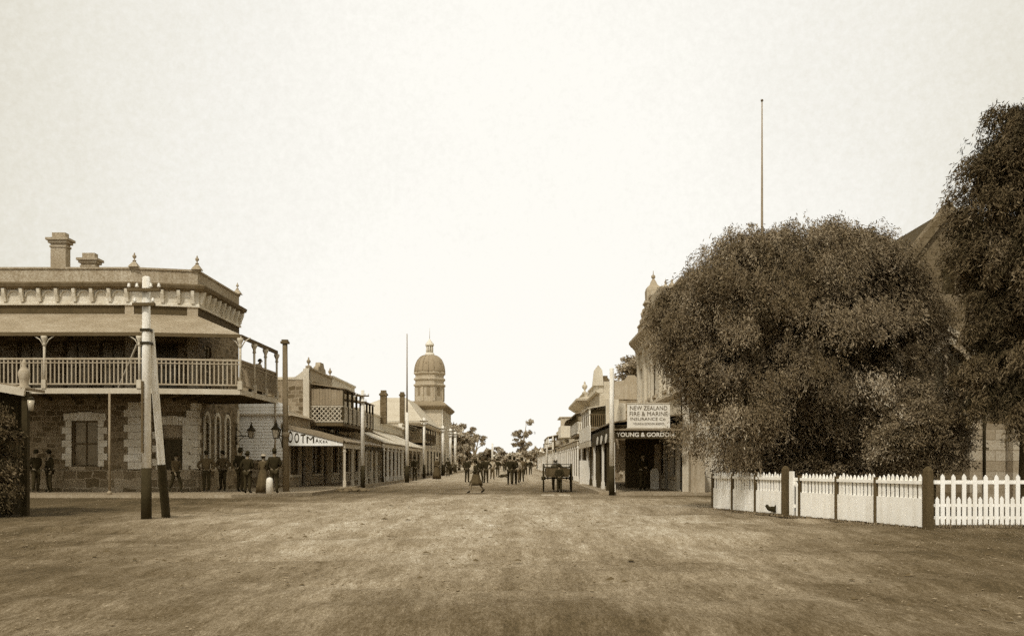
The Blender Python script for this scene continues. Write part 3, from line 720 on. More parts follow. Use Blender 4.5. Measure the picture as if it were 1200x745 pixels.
# town hall with dome
def town_hall():
    t = thing('town_hall', 'grand hall with broad hipped roof and round domed tower topped by a lantern', 'town hall', (-16, 140, 0))
    xw, d0, d1, H = -12.6, 119, 148, 6.6
    M, L = frame((xw, d0), (xw, d1)); ops = [(1.4 + k * 4.6, 1.0, 1.5, 3.4) for k in range(6)]
    M0, L0 = frame((-24, d0), (xw, d0)); op0 = [(1.6 + 2.9 * k, 3.0, 1.2, 2.2) for k in range(3)]
    b = MB(); wall_skin(b, M, L, 0, H, ops); wall_skin(b, M0, L0, 0, H, op0)
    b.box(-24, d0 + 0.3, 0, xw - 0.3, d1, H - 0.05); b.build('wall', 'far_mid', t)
    for o in ops + op0: window(t, M0 if o in op0 else M, *o, fm='far_pale', gm='glass')
    b = MB(); sweep(b, [(-24, d0), (xw, d0), (xw, d1)], [(0, H - 0.4), (0.3, H - 0.35), (0.5, H - 0.1), (0.5, H), (0.2, H + 0.1), (0, H + 0.1)]); b.build('cornice', 'far_mid', t)
    b = MB(); y0, y1 = d0 - 0.4, 149.9; x0, x1 = -25, xw + 0.5; zt = Z(467, 135)
    b.add([(x0, y0, H + .1), (x1, y0, H + .1), (x1, y1, H + .1), (x0, y1, H + .1), (-19.0, 133, zt), (-16.0, 133, zt), (-16.0, y1, zt), (-19, y1, zt)], [(0, 1, 5, 4), (1, 2, 6, 5), (2, 3, 7, 6), (3, 0, 4, 7), (4, 5, 6, 7)])
    b.build('roof', 'hall_roof', t)
    # taller street front with heavy cornice
    d2, d3, H2, xf = 148.1, 166, 10.6, -12.2
    MF2, LF2 = frame((xf, d2), (xf, d3)); opf = []
    for k in range(4): opf += [(1.4 + k * 4.3, 1.0, 1.5, 3.2), (1.4 + k * 4.3, 5.8, 1.5, 2.8)]
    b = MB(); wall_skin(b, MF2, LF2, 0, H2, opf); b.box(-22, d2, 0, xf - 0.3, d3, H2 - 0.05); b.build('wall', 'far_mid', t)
    for o in opf: window(t, MF2, *o, fm='far_pale', gm='glass')
    for k in range(5):
        b = MB(MF2); b.box(0.1 + k * 4.3, -0.2, 0.1, 0.75 + k * 4.3, -0.002, H2 - 0.7); b.build('pilaster', 'far_pale', t)
    b = MB(); sweep(b, [(-18, d2), (xf, d2), (xf, d3)], [(0, H2 - 0.7), (0.3, H2 - 0.65), (0.85, H2 - 0.2), (0.85, H2), (0.2, H2 + 0.6), (0, H2 + 0.6)]); b.build('cornice', 'far_dark', t)
    cx, cy = X(503.5, 153), 153.0; r = 2.42
    b = MB(); b.lathe(cx, cy, [(r * 1.0, 9.0), (r * 1.0, Z(437, 153))], 8, False, 0, math.pi / 8); tw = b.build('tower', 'tower_stone', t)
    for k in range(8):
        a = math.pi * 2 * (k + .5) / 8; b = MB(); b.M = Matrix.Translation((cx, cy, 0)) @ Matrix.Rotation(a, 4, 'Z'); b.box(r * 0.96, -0.18, 11.5, r * 1.03, 0.18, Z(454, 153)); b.build('pilaster', 'tower_stone', tw)
    for k in range(8):
        a = math.pi * 2 * k / 8; b = MB(); b.M = Matrix.Translation((cx, cy, 0)) @ Matrix.Rotation(a, 4, 'Z'); b.box(r * 0.88, -0.3, 12.3, r * 0.935, 0.3, 13.7); b.build('window', 'far_dark', tw)
    b = MB()
    for y_, e in ((452, 1.07), (445, 1.05), (438, 1.06)): z = Z(y_, 153); b.lathe(cx, cy, [(r * 0.98, z - 0.35), (r * e * 1.05, z - 0.05), (r * e * 1.05, z + 0.15), (r * 0.98, z + 0.3)], 8, False, 0, math.pi / 8)
    b.build('cornice', 'tower_stone', tw)
    z0, z1 = Z(438, 153), Z(416, 153)
    prof = [(r * 1.02 * math.cos(a) ** 0.66, z0 + 0.1 + (z1 - z0 - 0.1) * math.sin(a)) for a in np.linspace(0, 1.5, 12)]
    b = MB(); b.lathe(cx, cy, prof, 24); dm = b.build('dome', 'dome', t)
    b = MB()
    for k in range(16):
        a = math.pi * 2 * k / 16
        b.path([(cx + math.cos(a) * (p[0] + 0.03), cy + math.sin(a) * (p[0] + 0.03), p[1]) for p in prof[:-1]], 0.07, 4)
    b.build('dome_rib', 'dome', dm)
    for a in (-1.75, -0.6): 
        b = MB(); b.M = Matrix.Translation((cx, cy, 0)) @ Matrix.Rotation(a, 4, 'Z'); b.sphere((r * 0.86, 0, z0 + 1.5), 0.34, 10, 0.6); b.build('dormer', 'far_dark', dm)
    b = MB(); zl = z1
    b.lathe(cx, cy, [(0.75, zl - 0.3), (0.75, zl + 0.3), (0.5, zl + 0.4)], 12)
    for k in range(8): a = math.pi * 2 * k / 8; b.path([(cx + 0.5 * math.cos(a), cy + 0.5 * math.sin(a), zl + 0.4), (cx + 0.5 * math.cos(a), cy + 0.5 * math.sin(a), zl + 1.6)], 0.1, 6)
    b.lathe(cx, cy, [(0.3, zl + 0.4), (0.3, zl + 1.6)], 8)
    b.lathe(cx, cy, [(0.7, zl + 1.5), (0.72, zl + 1.7), (0.5, zl + 2.05), (0.2, zl + 2.4), (0.06, zl + 2.65)], 12); ln = b.build('lantern', 'far_pale', t)
    b = MB(); b.path([(cx, cy, zl + 2.6), (cx, cy, zl + 4.4)], [0.05, 0.02], 6); b.build('spike', 'far_mid', ln)
town_hall()

# ------------------------------------------------------------------ RIGHT SIDE OF THE STREET
XR, PR = 7.3, 4.15
def corner_store():
    t = thing('corner_store', 'tall pale corner store with ornate turreted parapet and dark sign-lettered verandah', 'store', (9, 50, 0))
    d0, d1, H = 42.0, 57.0, 8.6
    M, L = frame((XR, d1), (XR, d0)); ops = []
    for k in range(4): ops += [(0.5 + k * 3.7, 0.75, 1.7, 1.9), (2.6 + k * 3.7, 0.14, 1.0, 2.4), (0.5 + k * 3.7, 5.0, 1.0, 2.0), (2.3 + k * 3.7, 5.0, 1.0, 2.0)]
    M0, L0 = frame((XR, d0), (XR + 12, d0)); op0 = [(0.55, 5.0, 1.0, 2.0), (3.0, 5.0, 1.0, 2.0), (2.8, 0.9, 1.3, 1.9), (6, 0.9, 1.3, 1.9)]
    b = MB(); wall_skin(b, M, L, 0, H, ops); wall_skin(b, M0, L0, 0, H, op0); b.box(XR + 0.3, d0 + 0.3, 0, XR + 12, d1, H - 0.05); b.build('wall', 'stucco', t)
    for i, o in enumerate(ops):
        if o[1] < 0.3:
            q = MB(M); q.box(o[0], 0.15, o[1], o[0] + o[2], 0.2, o[1] + o[3]); dd = q.build('door', 'door', t); q = MB(M); q.box(o[0] + .12, .12, o[1] + 1.1, o[0] + o[2] - .12, .14, o[1] + 2.1); q.build('door_pane', 'glass', dd)
        else: window(t, M, *o, fm='cream_paint', sill='stucco_mid')
    for o in op0: window(t, M0, *o, fm='cream_paint', sill='stucco_mid')
    path = [(XR, d1), (XR, d0), (XR + 12, d0)]
    b = MB(); sweep(b, path, [(0, H - 0.7), (0.14, H - 0.7), (0.18, H - 0.4), (0.5, H - 0.2), (0.62, H - 0.02), (0.62, H + 0.10), (0.1, H + 0.3), (0, H + 0.3)]); b.build('cornice', 'stucco_mid', t)
    b = MB(); sweep(b, path, [(0, 4.4), (0.12, 4.4), (0.18, 4.55), (0.12, 4.7), (0, 4.7)]); b.build('string_course', 'stucco_mid', t)
    b = MB(); sweep(b, path, [(0.03, H + 0.28), (0.03, H + 0.9), (0.12, H + 0.95), (0.12, H + 1.05), (-0.35, H + 1.05), (-0.35, H + 0.25)]); b.build('parapet', 'stucco_mid', t)
    for k in range(6):
        b = MB(M); x = 0.0 + k * (L - 0.6) / 5; b.box(x, -0.14, 4.7, x + 0.5, -0.002, H - 0.7); b.box(x - .04, -0.18, H - 0.95, x + 0.54, -0.003, H - 0.7); b.build('pilaster', 'stucco', t)
    for x in (0.0, 5.4):
        b = MB(M0); b.box(x, -0.14, 0.1, x + 0.48, -0.002, H - 0.7); b.build('pilaster', 'stucco', t)
    for k in range(19):
        x = 0.2 + k * (L - 0.6) / 18; b = MB(M)
        b.prism([(x, -0.16, H - 0.75), (x, -0.22, H - 0.7), (x, -0.30, H - 0.45), (x, -0.50, H - 0.22), (x, -0.16, H - 0.22)], (0.2, 0, 0)); b.build('bracket', 'stucco', t)
    for k in range(8):
        x = 0.4 + k * (L - 1.6) / 7; b = MB(M); b.box(x, -0.12, H + 0.38, x + 1.1, -0.035, H + 0.82); b.build('parapet_panel', 'stucco_grey', t)
    # scrolled street pediment with two turrets
    b = MB(M); c = L / 2 - 0.2
    prof = [(-4.6, 0), (-4.5, 0.35), (-3.9, 0.45), (-3.4, 0.75), (-2.7, 0.85), (-2.2, 1.15), (-1.5, 1.25), (1.5, 1.25), (2.2, 1.15), (2.7, 0.85), (3.4, 0.75), (3.9, 0.45), (4.5, 0.35), (4.6, 0)]
    b.prism([(c + x, -0.1, H + 1.05 + z * 0.6) for x, z in prof], (0, 0.35, 0)); b.build('pediment', 'stucco_mid', t)
    for y, k in ((53.4, 0.82), (49.0, 0.42)):
        q = MB(); x = XR + 0.35; z0 = H + 1.0
        q.box(x - 0.52 * k, y - 0.52 * k, z0, x + 0.52 * k, y + 0.52 * k, z0 + 1.0 * k)
        q.lathe(x, y, [(0.92 * k, z0 + 0.98 * k), (0.92 * k, z0 + 1.12 * k), (0.70 * k, z0 + 1.14 * k), (0.74 * k, z0 + 1.9 * k), (0.66 * k, z0 + 2.1 * k), (0.36 * k, z0 + 2.3 * k), (0.2 * k, z0 + 2.6 * k), (0.07 * k, z0 + 2.75 * k)], 4, False, 0, math.pi / 4)
        q.sphere((x, y, z0 + 2.88 * k), 0.15 * k, 8); q.path([(x, y, z0 + 2.9 * k), (x, y, z0 + 3.3 * k)], [0.04 * k, 0.015], 5)
        q.build('turret', 'stucco_mid', t)
    for y0, y1, z0, z1 in ((56.9, 55.6, 1.05, 1.35), (55.6, 50.9, 1.05, 1.75), (54.5, 52.2, 1.75, 2.15)):
        q = MB(); q.box(XR + 0.12, y0, H + z0 - 0.01, XR + 0.55, y1, H + z1); q.box(XR + 0.02, y0 + 0.05, H + z1 - 0.1, XR + 0.6, y1 - 0.05, H + z1 + 0.06); q.build('attic_step', 'stucco_mid', t)
    for y, z, r in ((55.95, 1.6, 0.3), (50.55, 1.6, 0.3), (54.85, 2.05, 0.24), (51.85, 2.05, 0.24)):
        q = MB(); q.path([(XR + 0.05, y, H + z), (XR + 0.5, y, H + z)], r, 14); q.path([(XR + 0.0, y, H + z), (XR + 0.06, y, H + z)], r * 0.5, 10); q.build('scroll', 'stucco_mid', t)
    for y in (56.6, 49.9, 48.2, 46.0):
        q = MB(); urn(q, XR + 0.2, y, H + (1.35 if y > 56 else 1.05), 1.0); q.build('finial', 'stucco_mid', t)
    # verandah
    verandah(t, -1, XR, PR, 41.0, 62.0, 3.05, 3.55, 9, postm='white_paint', roofm='iron_y', fascia='dark_paint', dark_every=2)
    q = MB(); q.box(PR - 0.09, 41.2, 2.30, PR - 0.06, 52.0, 2.95); fb = q.build('street_fascia', 'dark_paint', t)
    MFa, LFa = frame((PR - 0.09, 52.0), (PR - 0.09, 41.2)); q = MB(MFa)
    for px in (700.2, 704.7, 710.2):
        d = (PR - 0.09) * F / (px - CX); x = 52.0 - d
        q.prism([(x + 0.52 * math.cos(a) + 0.16 * math.sin(a), -0.012, 2.52 + 0.22 * math.sin(a)) for a in np.linspace(0, 2 * math.pi, 14)[:-1]], (0, 0.011, 0))
    q.build('lettering', 'white_paint', fb)
    # end facing the square: dark fascia with the name
    M9, _ = frame((PR, 40.98), (XR, 40.98)); W9 = XR - PR
    q = MB(M9); q.box(-0.05, -0.04, 2.44, W9 - 0.2, 0.02, 2.92); nf = q.build('name_fascia', 'dark_paint', t)
    q = MB(M9); q.box(-0.1, -0.12, 2.80, W9 - 0.2, -0.041, 2.86); q.build('moulding', 'grey_paint', nf)
    letters([('YOUNG & GORDON', 0.10, 2.62, 2.52, 2.71)], M9, -0.045, 'white_paint', nf, bold=0.018)
    # shade-toned partitions and notices under the verandah end
    q = MB(); q.box(5.5, 48.5, 0.1, 7.25, 48.6, 2.9); q.build('shade_toned_partition', 'under', t)
    q = MB(); q.box(4.25, 53, 0.1, 5.2, 53.1, 2.6); q.build('shade_toned_partition', 'under', t)
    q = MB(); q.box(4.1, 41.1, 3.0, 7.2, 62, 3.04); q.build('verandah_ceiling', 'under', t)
    for i, (x, z, h) in enumerate(((4.9, 1.0, 1.5), (6.65, 0.1, 2.2))):
        q = MB(); q.box(x, 46.0, z, x + 0.32, 46.05, z + h); q.build('notice', 'grey_paint', t)
    q = MB(); q.box(XR + 0.5, 41.7, 0.1, XR + 0.52, 41.98, 3.6); q.build('downpipe', 'grey_paint', t)
    return t
corner_store()
# insurance signboard standing on the verandah roof
t = thing('insurance_signboard', 'big white painted insurance signboard lettered in dark capitals on the verandah roof', 'signboard', (5.6, 40.9, 2.9))
Ms, _ = frame((4.72, 40.86), (7.0, 40.86)); sw_ = 1.86
b = MB(Ms); b.box(0, 0, 2.92, sw_, 0.06, 3.94); bd = b.build('board', 'white_paint', t)
for z in (2.86, 3.943): b = MB(Ms); b.box(-0.03, -0.02, z, sw_ + 0.03, 0.08, z + 0.055); b.build('moulding', 'cream_paint', bd)
for x in (0.2, 1.5):
    b = MB(Ms); b.bar((x, 0.09, 3.7), (x, 0.8, 3.1), 0.05, 0.05); b.build('stay', 'grey_timber', t)
letters([('NEW ZEALAND', 0.12, sw_ - 0.12, 3.68, 3.86), ('FIRE & MARINE', 0.10, sw_ - 0.1, 3.43, 3.61), ('INSURANCE Co', 0.14, sw_ - 0.2, 3.23, 3.36), ('YOUNG & GORDON AGENTS', 0.25, sw_ - 0.25, 3.04, 3.13)], Ms, -0.004, 'brown_paint', bd)
# pale panel beside it (gable of the verandah roof)
b = MB(); b.prism([(4.22, 41.3, 3.12), (4.70, 41.3, 3.3), (4.70, 41.3, 4.0), (4.45, 41.3, 4.02), (4.38, 41.3, 3.9)], (0, 0.06, 0))
tag(b.build('blank_board', 'stucco'), 'small blank pale board fixed next to the insurance signboard', 'board')

shop('low shop with dark verandah between the corner store and the stone-sided store', 1, XR, 57.1, 68, 4.2, wallm='stucco_mid', par=0.8, depth=10)
# projecting white sign panel along the street
t = thing('verandah_signboard', 'blank white verandah signboard with moulded lower edge facing the street', 'signboard', (4.0, 56, 2.3))
b = MB(); b.box(PR - 0.20, 52.3, 2.66, PR - 0.14, 61.4, 3.5); b.build('board', 'white_paint', t)
b = MB(); b.box(PR - 0.22, 52.3, 2.3, PR - 0.12, 61.4, 2.62); b.build('moulding', 'cream_paint', t)
# store C: stone side wall, roof parapet, chimneys
t = shop('two-storey store with grey stone side wall, pale parapet and projecting dark balcony', 1, 6.9, 68.1, 80, 6.1, wallm='stucco', trim='stucco', endm='wall_stone', up=True, depth=8, name='balcony_store',
         ver=dict(xp=PR, d0=66, d1=80, zp=2.9, zw=3.5, n=6, postm='white_paint', roofm='pale_iron'),
         bal=dict(xp=5.15, d0=68.2, d1=76, zf=3.95, zr=5.35, n=5, roofz=5.7, roofm='pale_iron', lattice=False, closed_end=False, railm='brown_paint', postm='white_paint'))
b = MB(); b.box(5.25, 68.35, 4.0, 6.85, 68.4, 5.3); b.build('dark_screen', 'dark_paint', t)
b = MB(); b.prism([(6.95, 68.0, 6.0), (9.6, 68.0, 6.0), (9.6, 68.0, 7.4), (8.6, 68.0, 7.5), (8.4, 68.0, 7.75), (7.9, 68.0, 7.75), (7.7, 68.0, 7.4), (6.95, 68.0, 7.3)], (0, 0.4, 0)); b.build('parapet', 'stucco_mid', t)
b = MB(); b.box(6.3, 68.0, 3.7, 7.25, 68.08, 6.0); b.build('pale_pilaster', 'stucco', t)
shop('tall narrow store with pale spire-like party wall and chimney', 1, 6.9, 80.2, 92, 8.4, wallm='far_mid', trim='stucco', up=True, par=1.0, depth=8, chim=((707, 440, 82, 0.9),), name='tall_store', bal=dict(xp=5.0, d0=80.4, d1=90, zf=3.9, zr=5.6, n=6, roofz=6.2, lattice=False, railm='white_paint', roofm='iron_y'),
     ver=dict(xp=PR, d0=80.2, d1=92, zp=2.9, zw=3.5, n=5, postm='white_paint', roofm='pale_iron'))
b = MB(); x = X(700, 81); b.prism([(x - 0.5, 80.0, 8.0), (x + 0.45, 80.0, 8.0), (x + 0.35, 80.0, 9.3), (x, 80.0, 9.75), (x - 0.35, 80.0, 9.3)], (0, 0.5, 0)); 
root = [o for o in SC.objects if o.name.startswith('tall_store')][0]
b.build('party_wall', 'stucco', root)
t = shop('store with heavy projecting cornice and a corner urn', 1, 6.5, 92.2, 106, 8.3, wallm='far_mid', trim='far_mid', up=True, par=1.2, depth=10, name='cornice_store',
     ver=dict(xp=PR, d0=92.2, d1=106, zp=2.9, zw=3.5, n=5, postm='white_paint', roofm='pale_iron'))
b = MB(); sweep(b, [(6.5, 106), (6.5, 92.2), (14, 92.2)], [(0, 7.0), (0.3, 7.1), (0.9, 7.5), (0.9, 7.7), (0.1, 7.9), (0, 7.9)]); b.build('cornice', 'far_mid', t)
b = MB(); urn(b, 6.5, 92.6, 8.3, 1.6); b.build('finial', 'far_mid', t)
t = shop('store with arched pale balcony hanging over the footpath', 1, 6.5, 106.2, 122, 6.2, wallm='far_mid', trim='far_pale', up=True, par=0.9, depth=10, name='arched_balcony_store',
     ver=dict(xp=PR, d0=103, d1=122, zp=2.9, zw=3.6, n=6, postm='white_paint', roofm='pale_iron'))
b = MB(); d = 102.0; x0, x1 = X(657, d), X(681, d); zf, zt = Z(509, d), Z(488, d)
b.box(x0, d, zf - 0.3, x1, d + 6, zf); b.box(x0, d, zf, x1, d + 0.1, zf + 0.95); b.box(x0, d + 0.1, zf, x0 + 0.1, d + 6, zf + 0.95); b.build('balcony_front', 'far_pale', t)
b = MB(); b.box(x0 - 0.1, d - 0.1, zt - 0.12, x1 + 0.1, d + 6, zt)
c = (x0 + x1) / 2
for sd in (-1, 1):
    pts = [(c + sd * 1.12, d, zf + 0.95), (c + sd * 0.72, d, zf + 0.95)] + [(c + sd * 0.72 * math.cos(a), d, zf + 1.0 + 0.7 * math.sin(a)) for a in (0.2, 0.5, 0.8, 1.1, 1.57)] + [(c, d, zt - 0.12), (c + sd * 1.12, d, zt - 0.12)]
    b.prism(pts, (0, 0.12, 0))
b.build('balcony_arch', 'far_mid', t)
b = MB(); b.box(x0 + 0.1, d + 2, zf, x1, d + 2.1, zt - 0.15); b.build('balcony_back', 'far_dark', t)
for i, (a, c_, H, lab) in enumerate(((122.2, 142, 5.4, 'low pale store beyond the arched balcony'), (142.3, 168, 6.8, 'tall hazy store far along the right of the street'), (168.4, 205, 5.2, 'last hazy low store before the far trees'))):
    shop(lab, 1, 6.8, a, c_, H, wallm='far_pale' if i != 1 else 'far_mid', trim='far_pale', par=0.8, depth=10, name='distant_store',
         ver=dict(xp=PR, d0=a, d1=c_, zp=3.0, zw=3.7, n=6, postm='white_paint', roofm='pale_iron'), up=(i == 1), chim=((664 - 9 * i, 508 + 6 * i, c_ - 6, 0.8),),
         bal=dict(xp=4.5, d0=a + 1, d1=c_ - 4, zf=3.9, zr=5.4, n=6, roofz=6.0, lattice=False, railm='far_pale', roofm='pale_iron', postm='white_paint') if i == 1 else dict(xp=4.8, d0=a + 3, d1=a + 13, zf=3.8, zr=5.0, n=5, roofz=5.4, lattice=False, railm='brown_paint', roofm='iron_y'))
for px, d, lab in ((641, 128, 'slim white post at the kerb in front of the low pale store'), (648, 112, 'slim white post at the kerb under the arched balcony')):
    x = X(px, d); t = thing('street_post', lab, 'post', (x, d, 0)); b = MB(); b.lathe(x, d, [(0.14, 0), (0.10, 4.4), (0.03, 4.7)], 8); b.build('shaft', 'white_paint', t); b = MB(); b.box(x - 0.4, d - 0.14, 4.0, x + 0.4, d - 0.1, 4.1); b.build('crossarm', 'brown_paint', t)
# bollard-like white sandwich board and the white panel by the street posts
b = MB(); b.box(3.75, 57.9, 0.1, 4.6, 58.0, 1.55); tag(b.build('white_hoarding', 'white_paint'), 'upright white board standing by the verandah posts near the cart', 'board')
b = MB(); x = X(767, 46); b.prism([(x - 0.2, 45.9, 0.1), (x + 0.2, 45.9, 0.1), (x + 0.2, 45.9, 0.95), (x + 0.12, 45.9, 1.12), (x - 0.12, 45.9, 1.12), (x - 0.2, 45.9, 0.95)], (0, 0.12, 0)); tag(b.build('white_notice_board', 'white_paint'), 'small round-topped white notice board under the dark verandah', 'notice board')
# tree behind store C is added with the trees
# stone gate pier beside the store
t = thing('gate_pier', 'pale stone gate pier with domed cap beside the corner store', 'gate pier', (7.75, 41, 0))
b = MB(); b.box(7.45, 40.6, 0, 8.05, 41.2, 1.75); b.build('shaft', 'stucco_mid', t); b = MB(); b.lathe(7.75, 40.9, [(0.46, 1.75), (0.46, 1.87), (0.36, 1.92), (0.3, 2.1), (0.05, 2.25)], 4, False, 0, math.pi / 4); b.build('cap', 'stucco_mid', t)

# ------------------------------------------------------------------ near dark verandah cut by the left edge of the photo
t = thing('dark_verandah', 'dark timber verandah with pale sloping edge at the photo\'s near left corner', 'verandah', (-13.5, 26, 0))
b = MB(); b.prism([(-16.5, 24, 4.0), (-12.62, 24, 3.30), (-12.62, 24, 3.22), (-16.5, 24, 3.9)], (0, 1.0, 0)); b.build('roof', 'iron_y', t)
b = MB(); b.bar((-16.5, 23.95, 3.86), (-12.6, 23.95, 3.17), 0.08, 0.2); b.build('barge_board', 'cream_paint', t)
for y in (24.08,):
    b = MB(); b.box(-12.72, y - 0.07, 0, -12.58, y + 0.07, 3.2); b.build('post', 'dark_paint', t)
b = MB()
for k in range(16): b.box(-16.8 + k * 0.235, 24.92 + 0.012 * (k % 2), 0, -16.8 + k * 0.235 + 0.23, 24.97, 3.25)
b.build('boarded_wall', 'tar', t)
b = MB()
b.box(-15.4, 24.3, 0, -13.1, 24.85, 0.9)
b.build('counter', 'tar', t)
b = MB(); b.lathe(-12.68, 24.06, [(0.15, 3.24), (0.16, 3.30), (0.10, 3.36), (0.12, 3.5), (0.15, 3.66), (0.11, 3.76), (0.05, 3.84), (0.07, 3.92), (0.02, 4.02)], 12); b.build('finial', 'tan_paint', t)
NEARBUSH = True
t = thing('hanging_lamp', 'small pale lamp hanging below the dark verandah corner', 'lamp', (-12.45, 23.95, 2.75))
b = MB(); b.path([(-12.45, 23.95, 3.18), (-12.45, 23.95, 3.02)], 0.012, 5); b.lathe(-12.45, 23.95, [(0.10, 2.98), (0.03, 3.06)], 8); b.build('hood', 'iron', t)
b = MB(); b.lathe(-12.45, 23.95, [(0.06, 2.70), (0.09, 2.97)], 8); b.build('glass', 'lampglass', t)

# ------------------------------------------------------------------ poles
def tele_pole(label, px, d, top, arms=2, w=0.2, brace=False, zdark=1.25, group=None, insulators=True):
    x = X(px, d); t = thing('telegraph_pole', label, 'pole', (x, d, 0), group)
    b = MB(); b.lathe(x, d, [(w * 0.62, 0), (w * 0.58, zdark)], 10); b.build('base', 'tar', t)
    b = MB(); b.lathe(x, d, [(w * 0.57, zdark - 0.002), (w * 0.46, top), (w * 0.30, top + 0.03)], 10); sh = b.build('shaft', 'pole_paint', t)
    for k in range(arms):
        z = top - 0.30 - 0.33 * k; L = 0.74 if k == 0 else 0.5
        b = MB(); b.box(x - L / 2, d - w * 0.5 - 0.09, z - 0.035, x + L / 2, d - w * 0.5, z + 0.035); ar = b.build('crossarm', 'brown_paint', t)
        for u in ((-0.47, -0.22, 0.22, 0.47) if k == 0 else (-0.42, 0.42)):
            b = MB(); xx = x + u * L * 0.98; yy = d - w * 0.5 - 0.045
            b.path([(xx, yy, z + 0.035), (xx, yy, z + 0.08)], 0.012, 5); b.lathe(xx, yy, [(0.038, 0.06), (0.042, 0.085), (0.025, 0.10), (0.034, 0.125), (0.015, 0.15)], 8, True, z); b.build('insulator', 'china', ar)
    if brace:
        b = MB(); b.box(x - 0.06, d - w * 0.57 - 0.045, Z(530, d), x - 0.02, d - w * 0.5, Z(447, d)); b.build('batten', 'brown_paint', sh)
        a = Vector((x + 0.04, d + 0.12, 4.45)); c = Vector((X(195, 22.2), 22.2, 0)); m = a.lerp(c, (4.45 - 1.33) / 4.45)
        b = MB(); b.bar(a, m, 0.07, 0.15, (1, 0, 0))
        br = b.build('brace', 'pole_paint', t); b = MB(); b.bar(m, c, 0.09, 0.18, (1, 0, 0)); b.build('brace_foot', 'tar', br)
        for z in (4.4, 4.1):
            b = MB(); b.box(x - w * 0.55, d - w * 0.55, z - 0.03, x + w * 0.55, d + w * 0.95, z + 0.03); b.build('iron_strap', 'iron', sh)
    return t
tele_pole('big white telegraph pole propped by a slanting white brace in front of the hotel', 171.5, 21.5, 5.6, w=0.195, brace=True)
tele_pole('white telegraph pole with crossarms beside the bootmaker\'s verandah', 425, 51.5, 5.35, w=0.2)
tele_pole('white telegraph pole with dark base just past the tall flagpole', 497, 85, 5.5, w=0.22)
tele_pole('white street pole in front of the domed hall, nearest of its cluster', 519, 106, 5.6, w=0.3)
tele_pole('second white pole of the cluster before the dark trees', 528, 120, 5.8, w=0.32, arms=3)
tele_pole('third white pole of the cluster, closest to the dark trees', 533.5, 132, 5.8, w=0.36)
tele_pole('white street pole with dark base at the corner store kerb', 717, 40.1, 5.4, arms=0, w=0.2)
tele_pole('thin distant white pole amid the crowd in the street', 577, 150, 4.6, arms=0, w=0.3)
# tall flagpole on the left footpath
t = thing('flagpole', 'very tall thin flagpole with white lower part along the shop verandahs', 'flagpole', (X(477, 67), 67, 0)); x = X(477, 67)
b = MB(); b.lathe(x, 67, [(0.15, 0), (0.14, 1.2)], 8); b.build('base', 'tar', t)
b = MB(); b.lathe(x, 67, [(0.135, 1.198), (0.11, 5)], 8); b.build('lower_mast', 'white_paint', t)
b = MB(); b.lathe(x, 67, [(0.065, 4.9), (0.03, Z(391, 67))], 8); b.build('upper_mast', 'grey_paint', t)
# tall flagpole behind the pepper tree
t = thing('flagpole', 'tall bare flagpole rising above the big pepper tree', 'flagpole', (X(893, 40), 40, 0)); x = X(893, 40)
b = MB(); b.lathe(x, 40, [(0.09, 0), (0.052, Z(262, 40)), (0.026, Z(119, 40))], 8); b.build('mast', 'grey_paint', t)
b = MB(); b.sphere((x, 40, Z(118, 40)), 0.06, 8); b.build('truck_cap', 'brown_paint', t)
# stout wooden lamp post
t = thing('timber_post', 'stout bare timber post with square cap beside the bootmaker\'s sign', 'post', (-10.5, 42, 0))
b = MB(); x = X(334, 42); b.path([(x + 0.05, 42, 0), (x + 0.02, 42, 2.5), (x, 42, Z(402, 42))], [0.145, 0.13, 0.11], 10); b.build('shaft', 'post_timber', t)
b = MB(); z = Z(402, 42); b.box(x - 0.17, 41.83, z - 0.02, x + 0.17, 42.17, z + 0.07); b.box(x - 0.13, 41.87, z + 0.07, x + 0.13, 42.13, z + 0.15); b.build('cap', 'brown_paint', t)
b = MB(); b.lathe(x + 0.03, 42, [(0.165, 2.55), (0.165, 2.75)], 10); b.build('band', 'grey_paint', t)

def gas_lamp(label, x, y, z, ax, ay):
    """square lantern hanging on an iron bracket fixed at (ax, ay)"""
    t = thing('gas_lamp', label, 'gas lamp', (x, y, z))
    b = MB(); r0, r1, h = 0.13, 0.21, 0.36
    b.lathe(x, y, [(r1 + 0.05, z + h), (r1 + 0.06, z + h + 0.03), (0.10, z + h + 0.20), (0.10, z + h + 0.27), (0.05, z + h + 0.30), (0.03, z + h + 0.40), (0.01, z + h + 0.48)], 4, False, 0, math.pi / 4); b.build('hood', 'iron', t)
    b = MB(); b.lathe(x, y, [(r0, z), (r1, z + h)], 4, False, 0, math.pi / 4); b.build('glass', 'lampglass', t)
    b = MB()
    for k in range(4):
        a = math.pi / 4 + k * math.pi / 2; a2 = a + math.pi / 2
        b.path([(x + r0 * math.cos(a), y + r0 * math.sin(a), z), (x + r1 * math.cos(a), y + r1 * math.sin(a), z + h)], 0.018, 5)
        b.path([(x + r0 * math.cos(a), y + r0 * math.sin(a), z), (x + r0 * math.cos(a2), y + r0 * math.sin(a2), z)], 0.02, 5)
    b.build('frame', 'iron', t)
    b = MB(); b.path([(ax, ay, z + 0.10), (x, y, z + 0.10)], 0.022, 6)
    dx, dy = x - ax, y - ay
    b.path([(ax, ay, z - 0.35), (ax + dx * 0.25, ay + dy * 0.25, z - 0.1), (ax + dx * 0.55, ay + dy * 0.55, z + 0.10)], 0.018, 5)
    b.path([(ax, ay, z + 0.5), (ax + dx * 0.2, ay + dy * 0.2, z + 0.38), (ax + dx * 0.4, ay + dy * 0.4, z + 0.12)], 0.016, 5)
    b.path([(ax, ay, z - 0.45), (ax, ay, z + 0.6)], 0.025, 5); b.build('bracket', 'iron', t)
